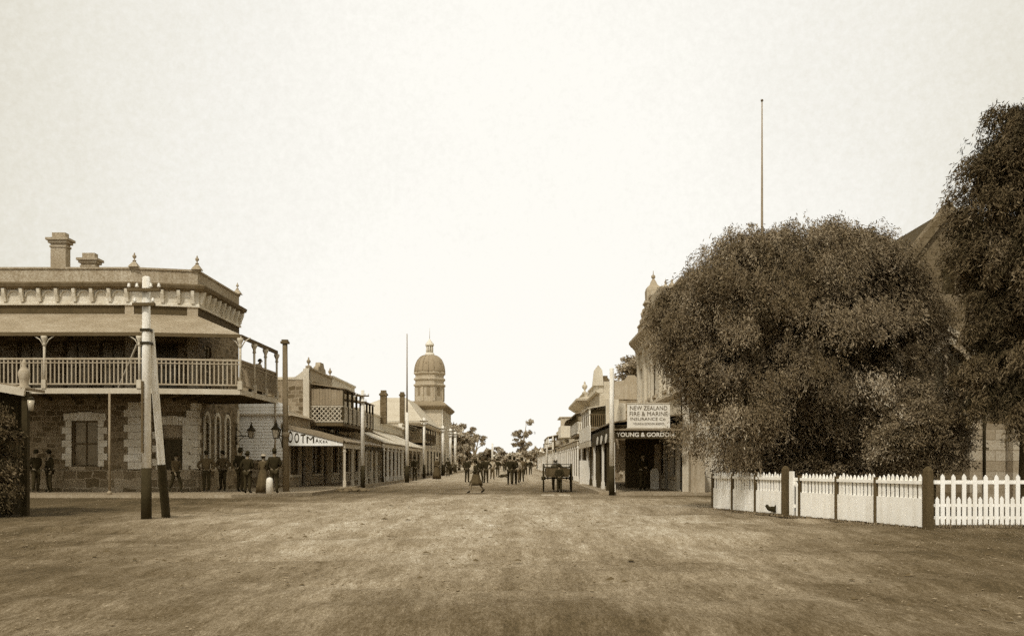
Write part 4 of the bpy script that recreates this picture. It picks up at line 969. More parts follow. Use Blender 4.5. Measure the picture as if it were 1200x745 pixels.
gas_lamp('black gas lantern on a scrolled bracket at the hotel side', X(294.5, 48.4), 48.4, Z(513, 48.4), -14.58, 48.4)
gas_lamp('black gas lantern fixed to the stout timber post', X(323.5, 41.9), 41.9, Z(513, 41.9), X(331, 42), 41.95)

# ------------------------------------------------------------------ picket fences
FA, FB = Vector((5.68, 27.5, 0)), Vector((8.30, 19.05, 0))
def fence_t(px):
    k = (px - CX) / F; d = FB - FA
    return (k * FA.y - FA.x) / (d.x - k * d.y)
def fpt(px): return FA.lerp(FB, fence_t(px))
FM, FL = frame((FA.x, FA.y), (FB.x, FB.y))
def fx_(px): return fence_t(px) * FL
def picket(b, x, w, z0, z1, y=0.0, th=0.022):
    b.prism([(x - w / 2, y, z0), (x + w / 2, y, z0), (x + w / 2, y, z1 - 0.06), (x, y, z1), (x - w / 2, y, z1 - 0.06)], (0, th, 0))
def panel_fence(label, pxs, thick=()):
    t = thing('picket_fence', label, 'fence', tuple(fpt(pxs[0])))
    for a, c in zip(pxs[:-1], pxs[1:]):
        x0, x1 = fx_(a) + 0.04, fx_(c) - 0.04
        q = MB(FM); n = max(3, int(round((x1 - x0) / 0.135)))
        for k in range(n):
            xx = x0 + (x1 - x0) * (k + 0.5) / n + random.uniform(-.008, .008)
            picket(q, xx, 0.082 + random.uniform(-.006, .006), 0.55, 1.11 + random.uniform(-.03, .025), random.uniform(-.006, 0))
        q.build('picket', 'fence_paint', t)
        q = MB(FM); m = max(4, int((x1 - x0) / 0.11))
        for k in range(m):
            xa = x0 + (x1 - x0) * k / m; q.box(xa + 0.003, -0.028 - 0.003 * (k % 2), 0.05 + random.uniform(0, .02), xa + (x1 - x0) / m - 0.003, -0.006, 0.64)
        q.build('boarding', 'fence_paint', t)
        q = MB(FM); q.box(x0 - 0.03, 0.024, 0.93, x1 + 0.03, 0.075, 1.0); q.box(x0, -0.045, 0.93, x1, -0.003, 1.0); q.box(x0 - 0.03, 0.024, 0.36, x1 + 0.03, 0.075, 0.43); q.build('rail', 'fence_paint', t)
        q = MB(FM); q.box(x0, -0.02, 0.0, x1, 0.03, 0.06); q.build('kickboard', 'grey_timber', t)
    for p in pxs:
        th = p in thick; x = fx_(p); w = 0.07 if th else 0.03; h = 1.25 if th else 1.06
        q = MB(FM)
        if th:
            q.box(x - w, -0.095, 0, x + w, 0.065, h - 0.1); q.lathe(x, -0.015, [(w * 1.4, h - 0.1), (w * 1.4, h - 0.04), (w * 0.9, h + 0.02), (w * 0.2, h + 0.05)], 4, False, 0, math.pi / 4)
        else: q.box(x - w, -0.055, 0, x + w, 0.1, h)
        q.build('post', 'grey_timber', t)
panel_fence('white picket fence with boarded lower half on the street side of the gate', [836, 859, 886, 921], (921,))
panel_fence('white picket fence with boarded lower half running up to the stout corner post', [938, 981, 1027, 1088], (1088,))
t = thing('garden_gate', 'narrow white picket gate between two dark posts', 'gate', tuple(fpt(930)))
x0, x1 = fx_(925.5), fx_(937)
q = MB(FM); q.box(x0 + 0.02, -0.03, 0.05, x0 + 0.18, 0.02, 1.16); q.box(x1 - 0.12, -0.03, 0.05, x1 - 0.03, 0.02, 0.78); q.build('picket', 'fence_paint', t)
q = MB(FM); q.box(x0 + 0.1, 0.021, 0.92, x1 - 0.02, 0.06, 1.0); q.box(x0 + 0.1, 0.021, 0.25, x1 - 0.02, 0.06, 0.33); q.bar((x0 + 0.18, 0.045, 0.9), (x1 - 0.05, 0.045, 0.62), 0.05, 0.08); q.build('rail', 'fence_paint', t)
# open fence across the right
t = thing('open_picket_fence', 'white fence of alternating tall and short pointed pickets on open rails', 'fence', (10.5, 19.8, 0))
FM2, FL2 = frame((8.78, 19.8), (16.0, 19.8)); q = MB(FM2); q2 = MB(FM2)
k = 0; x = 0.05
while x < FL2:
    if k % 2: picket(q, x, 0.085, 0.06, 1.13 + random.uniform(-.015, .015))
    else: picket(q2, x, 0.078, 0.06, 0.66 + random.uniform(-.012, .012))
    x += 0.1135; k += 1
q.build('tall_picket', 'fence_paint', t); q2.build('short_picket', 'fence_paint', t)
q = MB(FM2); q.box(0, 0.024, 0.92, FL2, 0.075, 1.0); q.box(0, 0.024, 0.44, FL2, 0.07, 0.50); q.box(0, 0.024, 0.18, FL2, 0.07, 0.24); q.build('rail', 'fence_paint', t)
for x in (2.6, 5.2): q = MB(FM2); q.box(x - 0.05, 0.08, 0, x + 0.05, 0.2, 1.05); q.build('post', 'grey_timber', t)

# ------------------------------------------------------------------ church
def church():
    t = thing('stone_church', 'steep-gabled stone church with pointed window half hidden by trees', 'church', (14.6, 34, 0))
    d = 32.0; ax = X(1111, d); hw = 3.6; za = Z(252, d); sl = 1.26; ze = za - hw * sl
    M, L = frame((ax - hw, d), (ax + hw, d)); c = hw
    b = MB(M); ww, z0, zs = 1.0, 1.9, 3.7         # pointed window: half width, sill, spring
    arc = [(c - ww + 2 * ww * (1 - math.cos(a)), zs + 2 * ww * math.sin(a)) for a in np.linspace(0, math.pi / 3, 8)]
    left = [(c - ww, z0)] + arc; right = [(2 * c - x, z) for x, z in left]
    outer_l = [(0, 0), (0, ze), (c, za)]
    b.prism([(p[0], 0, p[1]) for p in [(0, 0), (c, 0), (c, z0)] + left + [(c, za), (0, ze)]], (0, 0.35, 0))
    b.prism([(2 * c - p[0], 0, p[1]) for p in [(0, 0), (c, 0), (c, z0)] + left + [(c, za), (0, ze)]][::-1], (0, 0.35, 0))
    b.box(0.02, 0.36, 0, L - 0.02, 14, ze); b.build('wall', 'church', t)
    b = MB(M)
    for off, yy, wd in ((0.0, -0.08, 0.16), (0.22, -0.13, 0.12)):
        for sd in (0, 1):
            P = [(c - (ww + off), zs - 1.8)] + [(c - (ww + off) + 2 * (ww + off) * (1 - math.cos(a)), zs + 2 * (ww + off) * math.sin(a)) for a in np.linspace(0, math.pi / 3, 8)]
            Q = [(c - (ww + off + wd), zs - 1.8)] + [(c - (ww + off + wd) + 2 * (ww + off + wd) * (1 - math.cos(a)), zs + 2 * (ww + off + wd) * math.sin(a)) for a in np.linspace(0, math.pi / 3, 8)]
            if sd: P = [(2 * c - x, z) for x, z in P]; Q = [(2 * c - x, z) for x, z in Q]
            for i in range(len(P) - 1):
                b.prism([(P[i][0], yy, P[i][1]), (P[i + 1][0], yy, P[i + 1][1]), (Q[i + 1][0], yy, Q[i + 1][1]), (Q[i][0], yy, Q[i][1])], (0, 0.12, 0))
    b.build('window_surround', 'church_pale', t)
    b = MB(M); b.box(c - ww, 0.22, z0, c + ww, 0.28, zs + 1.75); wn = b.build('window', 'glass', t)
    b = MB(M); b.box(c - 0.06, 0.12, z0, c + 0.06, 0.21, zs + 1.6); b.box(c - 0.5, 0.13, z0, c - 0.44, 0.2, zs + 1.0); b.box(c + 0.44, 0.13, z0, c + 0.5, 0.2, zs + 1.0); b.build('tracery', 'church_pale', wn)
    zv = Z(330, d); b = MB(M); b.prism([(c - 0.22, -0.02, zv - 0.4), (c + 0.22, -0.02, zv - 0.4), (c + 0.22, -0.02, zv + 0.3), (c, -0.02, zv + 0.75), (c - 0.22, -0.02, zv + 0.3)], (0, 0.019, 0)); b.build('vent', 'dark_paint', t)
    b = MB(M)
    for sd in (-1, 1):
        e = Vector((c + sd * (hw + 0.35), 0, ze - 0.35 * sl)); a = Vector((c, 0, za))
        nrm = Vector((sd * sl, 0, 1)).normalized()
        b.prism([tuple(v) for v in (e + Vector((0, -0.18, 0)), a + Vector((0, -0.18, 0)), a + Vector((0, -0.18, 0.42)), e + Vector((0, -0.18, 0.42)))], (0, 0.62, 0))
    b.build('coping', 'church', t)
    b = MB(M)
    for sd in (-1, 1):
        b.prism([(c, 0.1, za + 0.05), (c + sd * (hw + 0.3), 0.1, ze - 0.3), (c + sd * (hw + 0.3), 0.1, ze - 0.15), (c, 0.1, za + 0.2)], (0, 14, 0))
    b.build('roof', 'slate', t)
    for px in (1136, 1186):
        x = X(px, d) - (ax - hw); b = MB(M); b.box(x - 0.2, -0.45, 0, x + 0.2, 0.0, 2.5); b.prism([(x - 0.2, -0.45, 2.5), (x - 0.2, -0.002, 2.5), (x - 0.2, -0.002, 3.1)], (0.4, 0, 0)); b.build('buttress', 'church_pale', t)
    x = X(1160, d) - (ax - hw); b = MB(M); b.box(x - 0.45, -0.06, 0, x + 0.5, -0.001, 2.7); b.build('dado_panel', 'church_pale', t)
    x = X(1151, d) - (ax - hw); b = MB(M); b.path([(x, -0.15, 0), (x, -0.15, 4.5)], 0.05, 8); b.build('downpipe', 'iron', t)
church()

# ------------------------------------------------------------------ people
def skin_mesh(nodes, edges, sub=1):
    names = list(nodes); me = bpy.data.meshes.new('tmp')
    me.from_pydata([nodes[n][0] for n in names], [(names.index(a), names.index(c)) for a, c in edges], [])
    ob = bpy.data.objects.new('tmp', me); COL.objects.link(ob)
    ob.modifiers.new('Skin', 'SKIN')
    sv = me.skin_vertices[0].data
    for i, n in enumerate(names):
        r = nodes[n][1]; sv[i].radius = (r, r) if not isinstance(r, tuple) else r
        sv[i].use_root = (i == 0)
    s = ob.modifiers.new('Sub', 'SUBSURF'); s.levels = sub
    bpy.context.view_layer.update()
    out = bpy.data.meshes.new_from_object(ob.evaluated_get(bpy.context.evaluated_depsgraph_get()))
    bpy.data.objects.remove(ob)
    return out
def make_person(pose, coat='coat', trs='trousers', hat='bowler', woman=False, girl=False):
    """figure 1.75 m tall at the origin, facing -y"""
    t = thing('person', 'x', 'person')
    st = pose.get('stride', 0.0); bend = pose.get('bend', 0.0); arms = pose.get('arms', ('down', 'down'))
    P = {'pelvis': ((0, 0, 0.95), (0.14, 0.11)), 'waist': ((0, -bend * 0.1, 1.12), (0.13, 0.10)), 'chest': ((0, -bend * 0.25, 1.33), (0.155, 0.115)),
         'neck0': ((0, -bend * 0.3, 1.47), 0.065), 'neck': ((0, -bend * 0.34 - 0.01, 1.53), 0.052), 'head': ((0, -bend * 0.38 - 0.02, 1.61), (0.075, 0.088)), 'crown': ((0, -bend * 0.38 - 0.005, 1.70), (0.07, 0.085))}
    Ed = [('pelvis', 'waist'), ('waist', 'chest'), ('chest', 'neck0'), ('neck0', 'neck'), ('neck', 'head'), ('head', 'crown')]
    legs = {}
    for sd, nm in ((-1, 'r'), (1, 'l')):
        s_ = st * sd
        P['sh' + nm] = ((sd * 0.185, -bend * 0.26, 1.41), 0.062)
        am = arms[0 if sd < 0 else 1]
        if am == 'down': el, wr = (sd * 0.245, 0.03 + 0.5 * s_, 1.14), (sd * 0.25, -0.06 + 0.9 * s_, 0.90)
        elif am == 'hip': el, wr = (sd * 0.40, 0.06, 1.17), (sd * 0.20, -0.10, 1.02)
        elif am == 'front': el, wr = (sd * 0.25, -0.02, 1.15), (sd * 0.07, -0.22, 1.10)
        elif am == 'pocket': el, wr = (sd * 0.29, 0.07, 1.15), (sd * 0.19, -0.06, 0.95)
        elif am == 'back': el, wr = (sd * 0.27, 0.10, 1.14), (sd * 0.08, 0.17, 1.00)
        else: el, wr = (sd * 0.24, -0.18, 1.22), (sd * 0.16, -0.38, 1.20)
        P['el' + nm] = (el, 0.046); P['wr' + nm] = (wr, 0.031)
        e_, w_ = Vector(el), Vector(wr); hd = (w_ - e_).normalized(); P['pa' + nm] = (tuple(w_ + hd * 0.07), (0.038, 0.022))
        Ed += [('chest', 'sh' + nm), ('sh' + nm, 'el' + nm), ('el' + nm, 'wr' + nm), ('wr' + nm, 'pa' + nm)]
        hip = (sd * 0.09, 0, 0.88); kn = (sd * 0.10, -0.03 - s_ * 0.75, 0.49); an = (sd * 0.105, 0.03 - s_ * 1.25, 0.085 + (0.06 if s_ < 0 else 0))
        P['hi' + nm] = (hip, 0.09); P['kn' + nm] = (kn, 0.062); P['an' + nm] = (an, 0.042); P['to' + nm] = ((an[0] + sd * 0.03, an[1] - 0.16, 0.035 + (0.02 if s_ < 0 else 0)), 0.035)
        Ed += [('pelvis', 'hi' + nm), ('hi' + nm, 'kn' + nm), ('kn' + nm, 'an' + nm), ('an' + nm, 'to' + nm)]
        legs[nm] = (hip, kn, an)
    b = MB(); me = skin_mesh(P, Ed); b.mesh(me)
    hx, hy, hz = P['head'][0]
    b.prism([(hx - 0.014, hy - 0.085, hz - 0.02), (hx + 0.014, hy - 0.085, hz - 0.02), (hx, hy - 0.118, hz - 0.015), ], (0, 0, 0.05))        # nose
    for sd in (-1, 1): b.sphere((hx + sd * 0.078, hy + 0.01, hz + 0.01), 0.028, 6, 0.5, 0.8)                                              # ears
    b.box(hx - 0.025, hy - 0.094, hz - 0.052, hx + 0.025, hy - 0.08, hz - 0.042)
    for nm in 'rl':                                                                                                                     # fingers and thumb
        w0, p0 = Vector(P['wr' + nm][0]), Vector(P['pa' + nm][0]); dr = (p0 - w0).normalized(); sd_ = dr.cross(Vector((1, 0, 0.2))).normalized()
        for k, ln in enumerate((0.075, 0.085, 0.08, 0.06)):
            q0 = p0 + sd_ * (k - 1.5) * 0.019; b.path([q0, q0 + dr * ln * 0.55, q0 + dr * ln * 0.9 + Vector((0, -0.02, 0))], [0.009, 0.0085, 0.006], 5)
        q0 = w0.lerp(p0, 0.5) - sd_ * 0.03; b.path([q0, q0 + dr * 0.035 - sd_ * 0.02, q0 + dr * 0.07 - sd_ * 0.022], [0.011, 0.009, 0.007], 5)
    b.build('body', 'skin', t)
    # hair
    h = MB(); cx_, cy_, cz_ = hx, hy + 0.015, hz + 0.055
    h.sphere((cx_, cy_ + 0.012, cz_), 0.088, 10, 1, 1.08, 0.95)
    if woman: h.sphere((cx_, cy_ + 0.09, cz_ - 0.02), 0.05, 8)
    h.build('hair', 'hair', t)
    # coat or bodice
    C = {}
    hem = 0.86 if not woman else 0.98
    C['pelvis'] = ((0, 0.0, hem), (0.17 if not woman else 0.14, 0.135)); C['waist'] = (P['waist'][0], (0.155 if not woman else 0.125, 0.125)); C['chest'] = (P['chest'][0], (0.18, 0.14)); C['collar'] = ((0, -bend * 0.3 + 0.01, 1.475), 0.085)
    CE = [('pelvis', 'waist'), ('waist', 'chest'), ('chest', 'collar')]
    for nm in 'rl':
        C['sh' + nm] = (P['sh' + nm][0], 0.085); C['el' + nm] = (P['el' + nm][0], 0.064); C['wr' + nm] = (P['wr' + nm][0], 0.047)
        CE += [('chest', 'sh' + nm), ('sh' + nm, 'el' + nm), ('el' + nm, 'wr' + nm)]
    b = MB(); b.mesh(skin_mesh(C, CE)); b.build('coat' if not woman else 'bodice', coat, t)
    if not woman:
        T = {'pelvis': ((0, 0, 0.93), (0.15, 0.12))}; TE = []
        for nm in 'rl':
            hip, kn, an = legs[nm]; T['hi' + nm] = (hip, 0.105); T['kn' + nm] = (kn, 0.078); T['an' + nm] = (tuple(Vector(an) + Vector((0, 0, 0.03))), 0.064)
            TE += [('pelvis', 'hi' + nm), ('hi' + nm, 'kn' + nm), ('kn' + nm, 'an' + nm)]
        b = MB(); b.mesh(skin_mesh(T, TE)); b.build('trousers', trs, t)
    else:
        z1 = 0.04 if not girl else 0.42; rb = 0.36 if not girl else 0.33
        b = MB(); n = 28; prof = [(0.14, 1.10), (0.19, 0.98), (0.24, 0.75), (0.30, 0.45 if not girl else 0.6), (rb, z1), (rb - 0.02, z1 + 0.01)]
        vs = []; 
        for i, (r, z) in enumerate(prof):
            for k in range(n):
                a = 2 * math.pi * k / n; rr = r * (1 + 0.07 * min(1, i / 3) * math.sin(7 * a + 1)); vs.append((rr * math.cos(a), rr * math.sin(a) * (0.9 + st * 0.5 * min(1, i / 3)), z))
        b.add(vs, [(i * n + k, i * n + (k + 1) % n, (i + 1) * n + (k + 1) % n, (i + 1) * n + k) for i in range(len(prof) - 1) for k in range(n)], True); b.build('skirt', trs, t)
    for nm in 'rl':
        an = Vector(legs[nm][2]); to = Vector(P['to' + nm][0]); b = MB()
        b.mesh(skin_mesh({'a': (tuple(an + Vector((0, 0.0, 0.10))), 0.055), 'b': (tuple(an), 0.055), 'c': (tuple(to), 0.045), }, [('a', 'b'), ('b', 'c')])); b.build('boot', 'boots', t)
    hz_ = hz + 0.095; b = MB()
    if hat == 'bowler': b.lathe(hx, hy + 0.005, [(0.145, 0.0), (0.15, 0.012), (0.10, 0.012), (0.10, 0.07), (0.08, 0.115), (0.02, 0.13)], 14, True, hz_, 0, 0.88, 1.05)
    elif hat == 'brim': b.lathe(hx, hy + 0.005, [(0.19, 0.0), (0.20, 0.012), (0.10, 0.018), (0.095, 0.10), (0.06, 0.125)], 14, True, hz_, 0, 0.95, 1.05)
    elif hat == 'straw': b.lathe(hx, hy + 0.005, [(0.17, 0.0), (0.175, 0.012), (0.10, 0.014), (0.095, 0.08), (0.09, 0.085)], 14, True, hz_)
    if hat: b.build('hat', 'coat' if hat != 'straw' else 'coat_pale', t)
    return t
GP = 'people about the street'
protos = dict(
    back=make_person(dict(arms=('front', 'pocket'))),
    hip=make_person(dict(arms=('hip', 'down'), bend=0.05), hat='bowler'),
    hip2=make_person(dict(arms=('hip', 'hip')), coat='coat_grey', hat='brim'),
    stand=make_person(dict(arms=('back', 'back')), coat='coat', hat='bowler'),
    walk=make_person(dict(arms=('down', 'down'), stride=0.24), coat='coat', hat='bowler'),
    walk2=make_person(dict(arms=('down', 'front'), stride=0.2), coat='coat_grey', trs='trousers', hat='brim'),
    pale=make_person(dict(arms=('down', 'pocket'), stride=0.12), coat='coat_pale', trs='coat_grey', hat='straw'),
    woman=make_person(dict(arms=('front', 'front')), coat='dress', trs='dress', hat='straw', woman=True),
    girl=make_person(dict(arms=('front', 'front'), stride=0.33, bend=0.15), coat='coat', trs='dress', hat='brim', woman=True, girl=True),
    lady=make_person(dict(arms=('front', 'reach'), bend=0.7), coat='coat_pale', trs='dress', hat=None, woman=True))
for p in protos.values(): p.location = (0, -500, 0)
used = set()
def person(kind, px, d, label, rot=0.0, sc=1.0, z=0.0, group=None):
    loc = (X(px, d), d, z); p = protos[kind]
    if kind in used: p = dup(p, loc, R(rot), sc, label)
    else:
        used.add(kind); p.location = loc; p.rotation_euler = (0, 0, R(rot)); p.scale = (sc,) * 3; p['label'] = label
    if 'group' in p: del p['group']
    return p
Q = 0.10
person('stand', 42, 40.5, 'dark-coated person at the hotel wall, nearer the dark verandah', 60, 1.02, Q)
person('hip', 58, 41.0, 'dark-coated person with hand on hip beside the quoined hotel window', -40, 1.02, Q)
person('hip2', 242, 41.3, 'dark figure with both hands on hips beside the hotel corner door', 10, 1.0, Q)
person('hip2', 261, 43.3, 'dark figure with hands on hips against the narrow arched hotel windows', -20, 1.02, Q)
person('stand', 281.5, 41.6, 'tall dark-hatted person half hidden behind a broader man by the hotel', 150, 1.08, Q)
person('back', 290, 39.6, 'broad man in dark coat seen from behind under the first gas lantern', 170, 0.98, Q)
person('woman', 308.5, 39.6, 'short figure in dark long dress beside the white carriage stone', 160, 0.92, Q)
person('back', 321.5, 39.3, 'man in black coat seen from behind beside the stout timber post', 190, 1.04, Q)
person('walk2', 206, 40.8, 'dark figure stepping out of the hotel corner door behind the slanting brace', 60, 0.95, Q)
person('stand', 547.3, 67.5, 'man in black standing alone on the roadway in front of the dark trees', 165, 1.0)
person('girl', 558, 42.6, 'girl in knee-length dark skirt striding across the near roadway', -75, 0.86)
person('walk', 562.5, 66, 'black-coated man walking behind the striding girl', 20, 1.0)
person('hip', 569.5, 65.5, 'man with bent arm between the striding girl and the pale-coated man', 180, 1.0)
person('pale', 577, 79, 'person in pale coat and straw hat in the middle of the street', 10, 1.0)
person('walk', 583.3, 98, 'small distant dark walker right of the pale-coated person', 180, 1.05)
person('walk', 590.5, 150, 'tiny distant walker in the gap at the street\'s far middle', 0, 1.0)
person('walk', 597.5, 59.5, 'black-coated walker on the left of the pair in mid street', 180, 1.02)
person('back', 602.5, 60.5, 'black-coated walker on the right of the pair in mid street', 175, 1.0)
person('pale', 606.5, 63.5, 'person in pale clothes just behind the pair in mid street', 170, 0.98)
person('walk2', 611.5, 69, 'grey-coated person following behind the pair in mid street', 180, 1.0)
person('stand', 616, 110, 'distant dark person between the pair and the cart', 0, 1.0)
person('walk', 621.5, 112, 'distant dark walker left of the cart', 180, 1.05)
person('back', 753, 43.6, 'dark-coated person in the shade under the lettered verandah', 30, 0.98, Q)
person('woman', 512, 74, 'woman in long dark dress under the far left verandahs', 40, 0.98, Q)
person('stand', 486, 68, 'dark person standing by the foot of the tall left flagpole', 200, 0.98, Q)
person('back', 525, 92, 'person in dark coat on the left kerb past the white poles', 200, 1.0, Q)
person('lady', 299, 42.2, 'lady in pale blouse leaning on the hotel balcony rail', 75, 0.95, 4.4)

# ------------------------------------------------------------------ cart, horse, hen, small street things
def cart():
    d = 45.0; x = X(653, d)
    t = thing('horse_cart', 'dark two-wheeled spring cart standing at the right kerb, seen from behind', 'cart', (x, d, 0))
    b = MB(); b.box(x - 0.52, d - 0.7, 0.72, x + 0.52, d + 0.9, 0.80); b.box(x - 0.55, d - 0.72, 0.80, x + 0.55, d - 0.67, 1.12)
    for sd in (-1, 1): b.box(x + sd * 0.55 - 0.02, d - 0.68, 0.80, x + sd * 0.55 + 0.02, d + 0.9, 1.12)
    b.box(x - 0.53, d + 0.87, 0.80, x + 0.53, d + 0.92, 1.2); b.build('tray', 'grey_timber', t)
    b = MB(); b.box(x - 0.62, d - 0.2, 1.14, x + 0.62, d + 0.25, 1.2); b.path([(x - 0.6, d + 0.2, 1.2), (x - 0.6, d + 0.22, 1.32), (x + 0.6, d + 0.22, 1.32), (x + 0.6, d + 0.2, 1.2)], 0.018, 5); b.build('seat', 'leather', t)
    b = MB(); b.path([(x - 0.7, d, 0.66), (x + 0.7, d, 0.66)], 0.035, 8); b.build('axle', 'iron', t)
    for sd in (-1, 1):
        xw = x + sd * 0.66; rw = 0.66
        b = MB(); n = 28
        for k in range(n):
            a0, a1 = 2 * math.pi * k / n, 2 * math.pi * (k + 1) / n
            b.bar((xw, d + rw * math.cos(a0), rw + 0.01 + rw * math.sin(a0)), (xw, d + rw * math.cos(a1), rw + 0.01 + rw * math.sin(a1)), 0.05, 0.06, (1, 0, 0))
        for k in range(12): a = 2 * math.pi * k / 12; b.path([(xw, d, rw), (xw, d + rw * math.cos(a), rw + rw * math.sin(a))], 0.02, 5)
        wh = b.build('wheel', 'tar', t)
        b = MB(); b.path([(xw - 0.1, d, rw), (xw + 0.1, d, rw)], 0.09, 10); b.build('hub', 'iron', wh)
        b = MB(); b.bar((x + sd * 0.36, d + 0.8, 0.8), (x + sd * 0.33, d + 2.9, 1.0), 0.05, 0.06); b.build('shaft', 'dark_paint', t)
        b = MB(); b.path([(x + sd * 0.45, d - 0.6, 0.70), (x + sd * 0.45, d, 0.60), (x + sd * 0.45, d + 0.6, 0.70)], 0.025, 5); b.build('spring', 'iron', t)
    # horse between the shafts, facing away
    h = thing('horse', 'dark horse standing between the shafts of the cart', 'horse', (x + 0.05, d + 2.0, 0)); hx, hy = x + 0.05, d + 2.0
    P = {'rump': ((hx, hy - 0.55, 1.22), (0.27, 0.26)), 'belly': ((hx, hy, 1.12), (0.27, 0.29)), 'chest': ((hx, hy + 0.6, 1.14), (0.25, 0.31)), 'neck': ((hx, hy + 1.0, 1.27), (0.12, 0.18)), 'poll': ((hx, hy + 1.35, 1.36), (0.085, 0.12)), 'cheek': ((hx, hy + 1.5, 1.22), (0.085, 0.11)), 'nose': ((hx, hy + 1.66, 0.92), (0.06, 0.07))}
    Ed = [('rump', 'belly'), ('belly', 'chest'), ('chest', 'neck'), ('neck', 'poll'), ('poll', 'cheek'), ('cheek', 'nose')]
    for sd, nm in ((-1, 'l'), (1, 'r')):
        q = hx + sd * 0.17
        P.update({'th' + nm: ((q, hy - 0.58, 1.02), 0.17), 'st' + nm: ((q, hy - 0.44, 0.76), 0.11), 'ho' + nm: ((q, hy - 0.74, 0.52), 0.06), 'hf' + nm: ((q, hy - 0.68, 0.16), 0.042), 'hh' + nm: ((q, hy - 0.63, 0.05), 0.06),
                  'sd' + nm: ((q, hy + 0.6, 0.92), 0.12), 'kn' + nm: ((q, hy + 0.62, 0.52), 0.06), 'ff' + nm: ((q, hy + 0.62, 0.16), 0.042), 'fh' + nm: ((q, hy + 0.66, 0.05), 0.06)})
        Ed += [('rump', 'th' + nm), ('th' + nm, 'st' + nm), ('st' + nm, 'ho' + nm), ('ho' + nm, 'hf' + nm), ('hf' + nm, 'hh' + nm), ('chest', 'sd' + nm), ('sd' + nm, 'kn' + nm), ('kn' + nm, 'ff' + nm), ('ff' + nm, 'fh' + nm)]
    b = MB(); b.mesh(skin_mesh(P, Ed))
    for sd in (-1, 1): b.lathe(hx + sd * 0.06, hy + 1.33, [(0.04, 1.42), (0.035, 1.5), (0.005, 1.58)], 6)
    b.build('body', 'hide', h)
    b = MB(); b.path([(hx, hy - 0.8, 1.32), (hx, hy - 0.92, 1.15), (hx, hy - 0.93, 0.75), (hx, hy - 0.9, 0.5)], [0.05, 0.08, 0.09, 0.03], 8); b.build('tail', 'hair', h)
    b = MB(); b.path([(hx, hy + 0.7, 1.42), (hx, hy + 1.0, 1.42), (hx, hy + 1.3, 1.46)], [0.05, 0.06, 0.05], 6); b.build('mane', 'hair', h)
    b = MB(); b.path([(hx + 0.2 * math.cos(a) * 1.3, hy + 0.75, 1.02 + 0.32 * math.sin(a)) for a in np.linspace(0, 2 * math.pi, 16)], 0.05, 6); b.build('collar', 'leather', h)
    # driver's mate standing at the tail of the cart
    person('stand', 655.5, 44.0, 'dark person standing at the tail of the cart', 178, 0.74)
cart()
# hen pecking by the fence
t = thing('hen', 'small dark hen at the foot of the boarded white fence', 'hen', (X(904, 24.3), 24.3, 0))
x, y = X(904, 24.3), 24.3
b = MB(); b.mesh(skin_mesh({'b': ((x, y, 0.16), (0.07, 0.075)), 'br': ((x + 0.07, y, 0.165), (0.055, 0.06)), 'n': ((x + 0.10, y, 0.23), 0.028), 'h': ((x + 0.115, y, 0.28), 0.026), 'bk': ((x + 0.15, y, 0.275), 0.009), 't': ((x - 0.08, y, 0.20), (0.05, 0.05)), 't2': ((x - 0.14, y, 0.29), (0.02, 0.05))},
    [('b', 'br'), ('br', 'n'), ('n', 'h'), ('h', 'bk'), ('b', 't'), ('t', 't2')])); b.build('body', 'coat', t)
for sd in (-1, 1):
    b = MB(); b.path([(x + 0.01, y + sd * 0.03, 0.11), (x + 0.005, y + sd * 0.03, 0.005), (x + 0.05, y + sd * 0.03, 0.003)], 0.008, 5); b.build('leg', 'coat_pale', t)
b = MB(); b.sphere((x + 0.12, y, 0.31), 0.014, 6, 1.4, 0.4); b.build('comb', 'coat_grey', t)
# white carriage stone between two bystanders
b = MB(); x = X(316, 39.2); b.lathe(x, 39.2, [(0.155, 0.1), (0.15, 0.6), (0.13, 0.72), (0.05, 0.78)], 10); tag(b.build('carriage_stone', 'white_paint'), 'round-topped white carriage stone on the footpath between two bystanders', 'bollard')
# pale planks laid in the roadway behind the cart
for px0, px1, lab in ((634.5, 649.5, 'pale plank lying in the roadway, left of a pair behind the cart'), (654.5, 668, 'pale plank lying in the roadway, right of a pair behind the cart')):
    b = MB(); b.box(X(px0, 39.6), 39.55, 0.0, X(px1, 39.6), 39.85, 0.045); tag(b.build('plank', 'cream_paint'), lab, 'plank')
# dark sleeping dog far up the street
t = thing('dog', 'tiny dark dog lying in the roadway up the street', 'dog', (X(589, 90), 90, 0)); x, y = X(589, 90), 90
b = MB(); b.mesh(skin_mesh({'b': ((x, y, 0.2), 0.15), 'c': ((x + 0.3, y, 0.22), 0.14), 'n': ((x + 0.45, y, 0.32), 0.08), 'h': ((x + 0.55, y, 0.36), 0.08), 'm': ((x + 0.68, y, 0.33), 0.04), 't': ((x - 0.25, y, 0.17), 0.09), 'tt': ((x - 0.5, y, 0.06), 0.03), 'l': ((x + 0.35, y - 0.12, 0.05), 0.045), 'l2': ((x + 0.6, y - 0.12, 0.04), 0.035), 'k': ((x - 0.2, y - 0.14, 0.06), 0.06), 'k2': ((x + 0.05, y - 0.16, 0.04), 0.035)},
    [('b', 'c'), ('c', 'n'), ('n', 'h'), ('h', 'm'), ('b', 't'), ('t', 'tt'), ('c', 'l'), ('l', 'l2'), ('t', 'k'), ('k', 'k2')])); b.build('body', 'hide', t)
for sd in (-1, 1):
    b = MB(); b.sphere((x + 0.52, y + sd * 0.07, 0.42), 0.04, 6, 0.6, 0.6, 1.2); b.build('ear', 'hide', t)
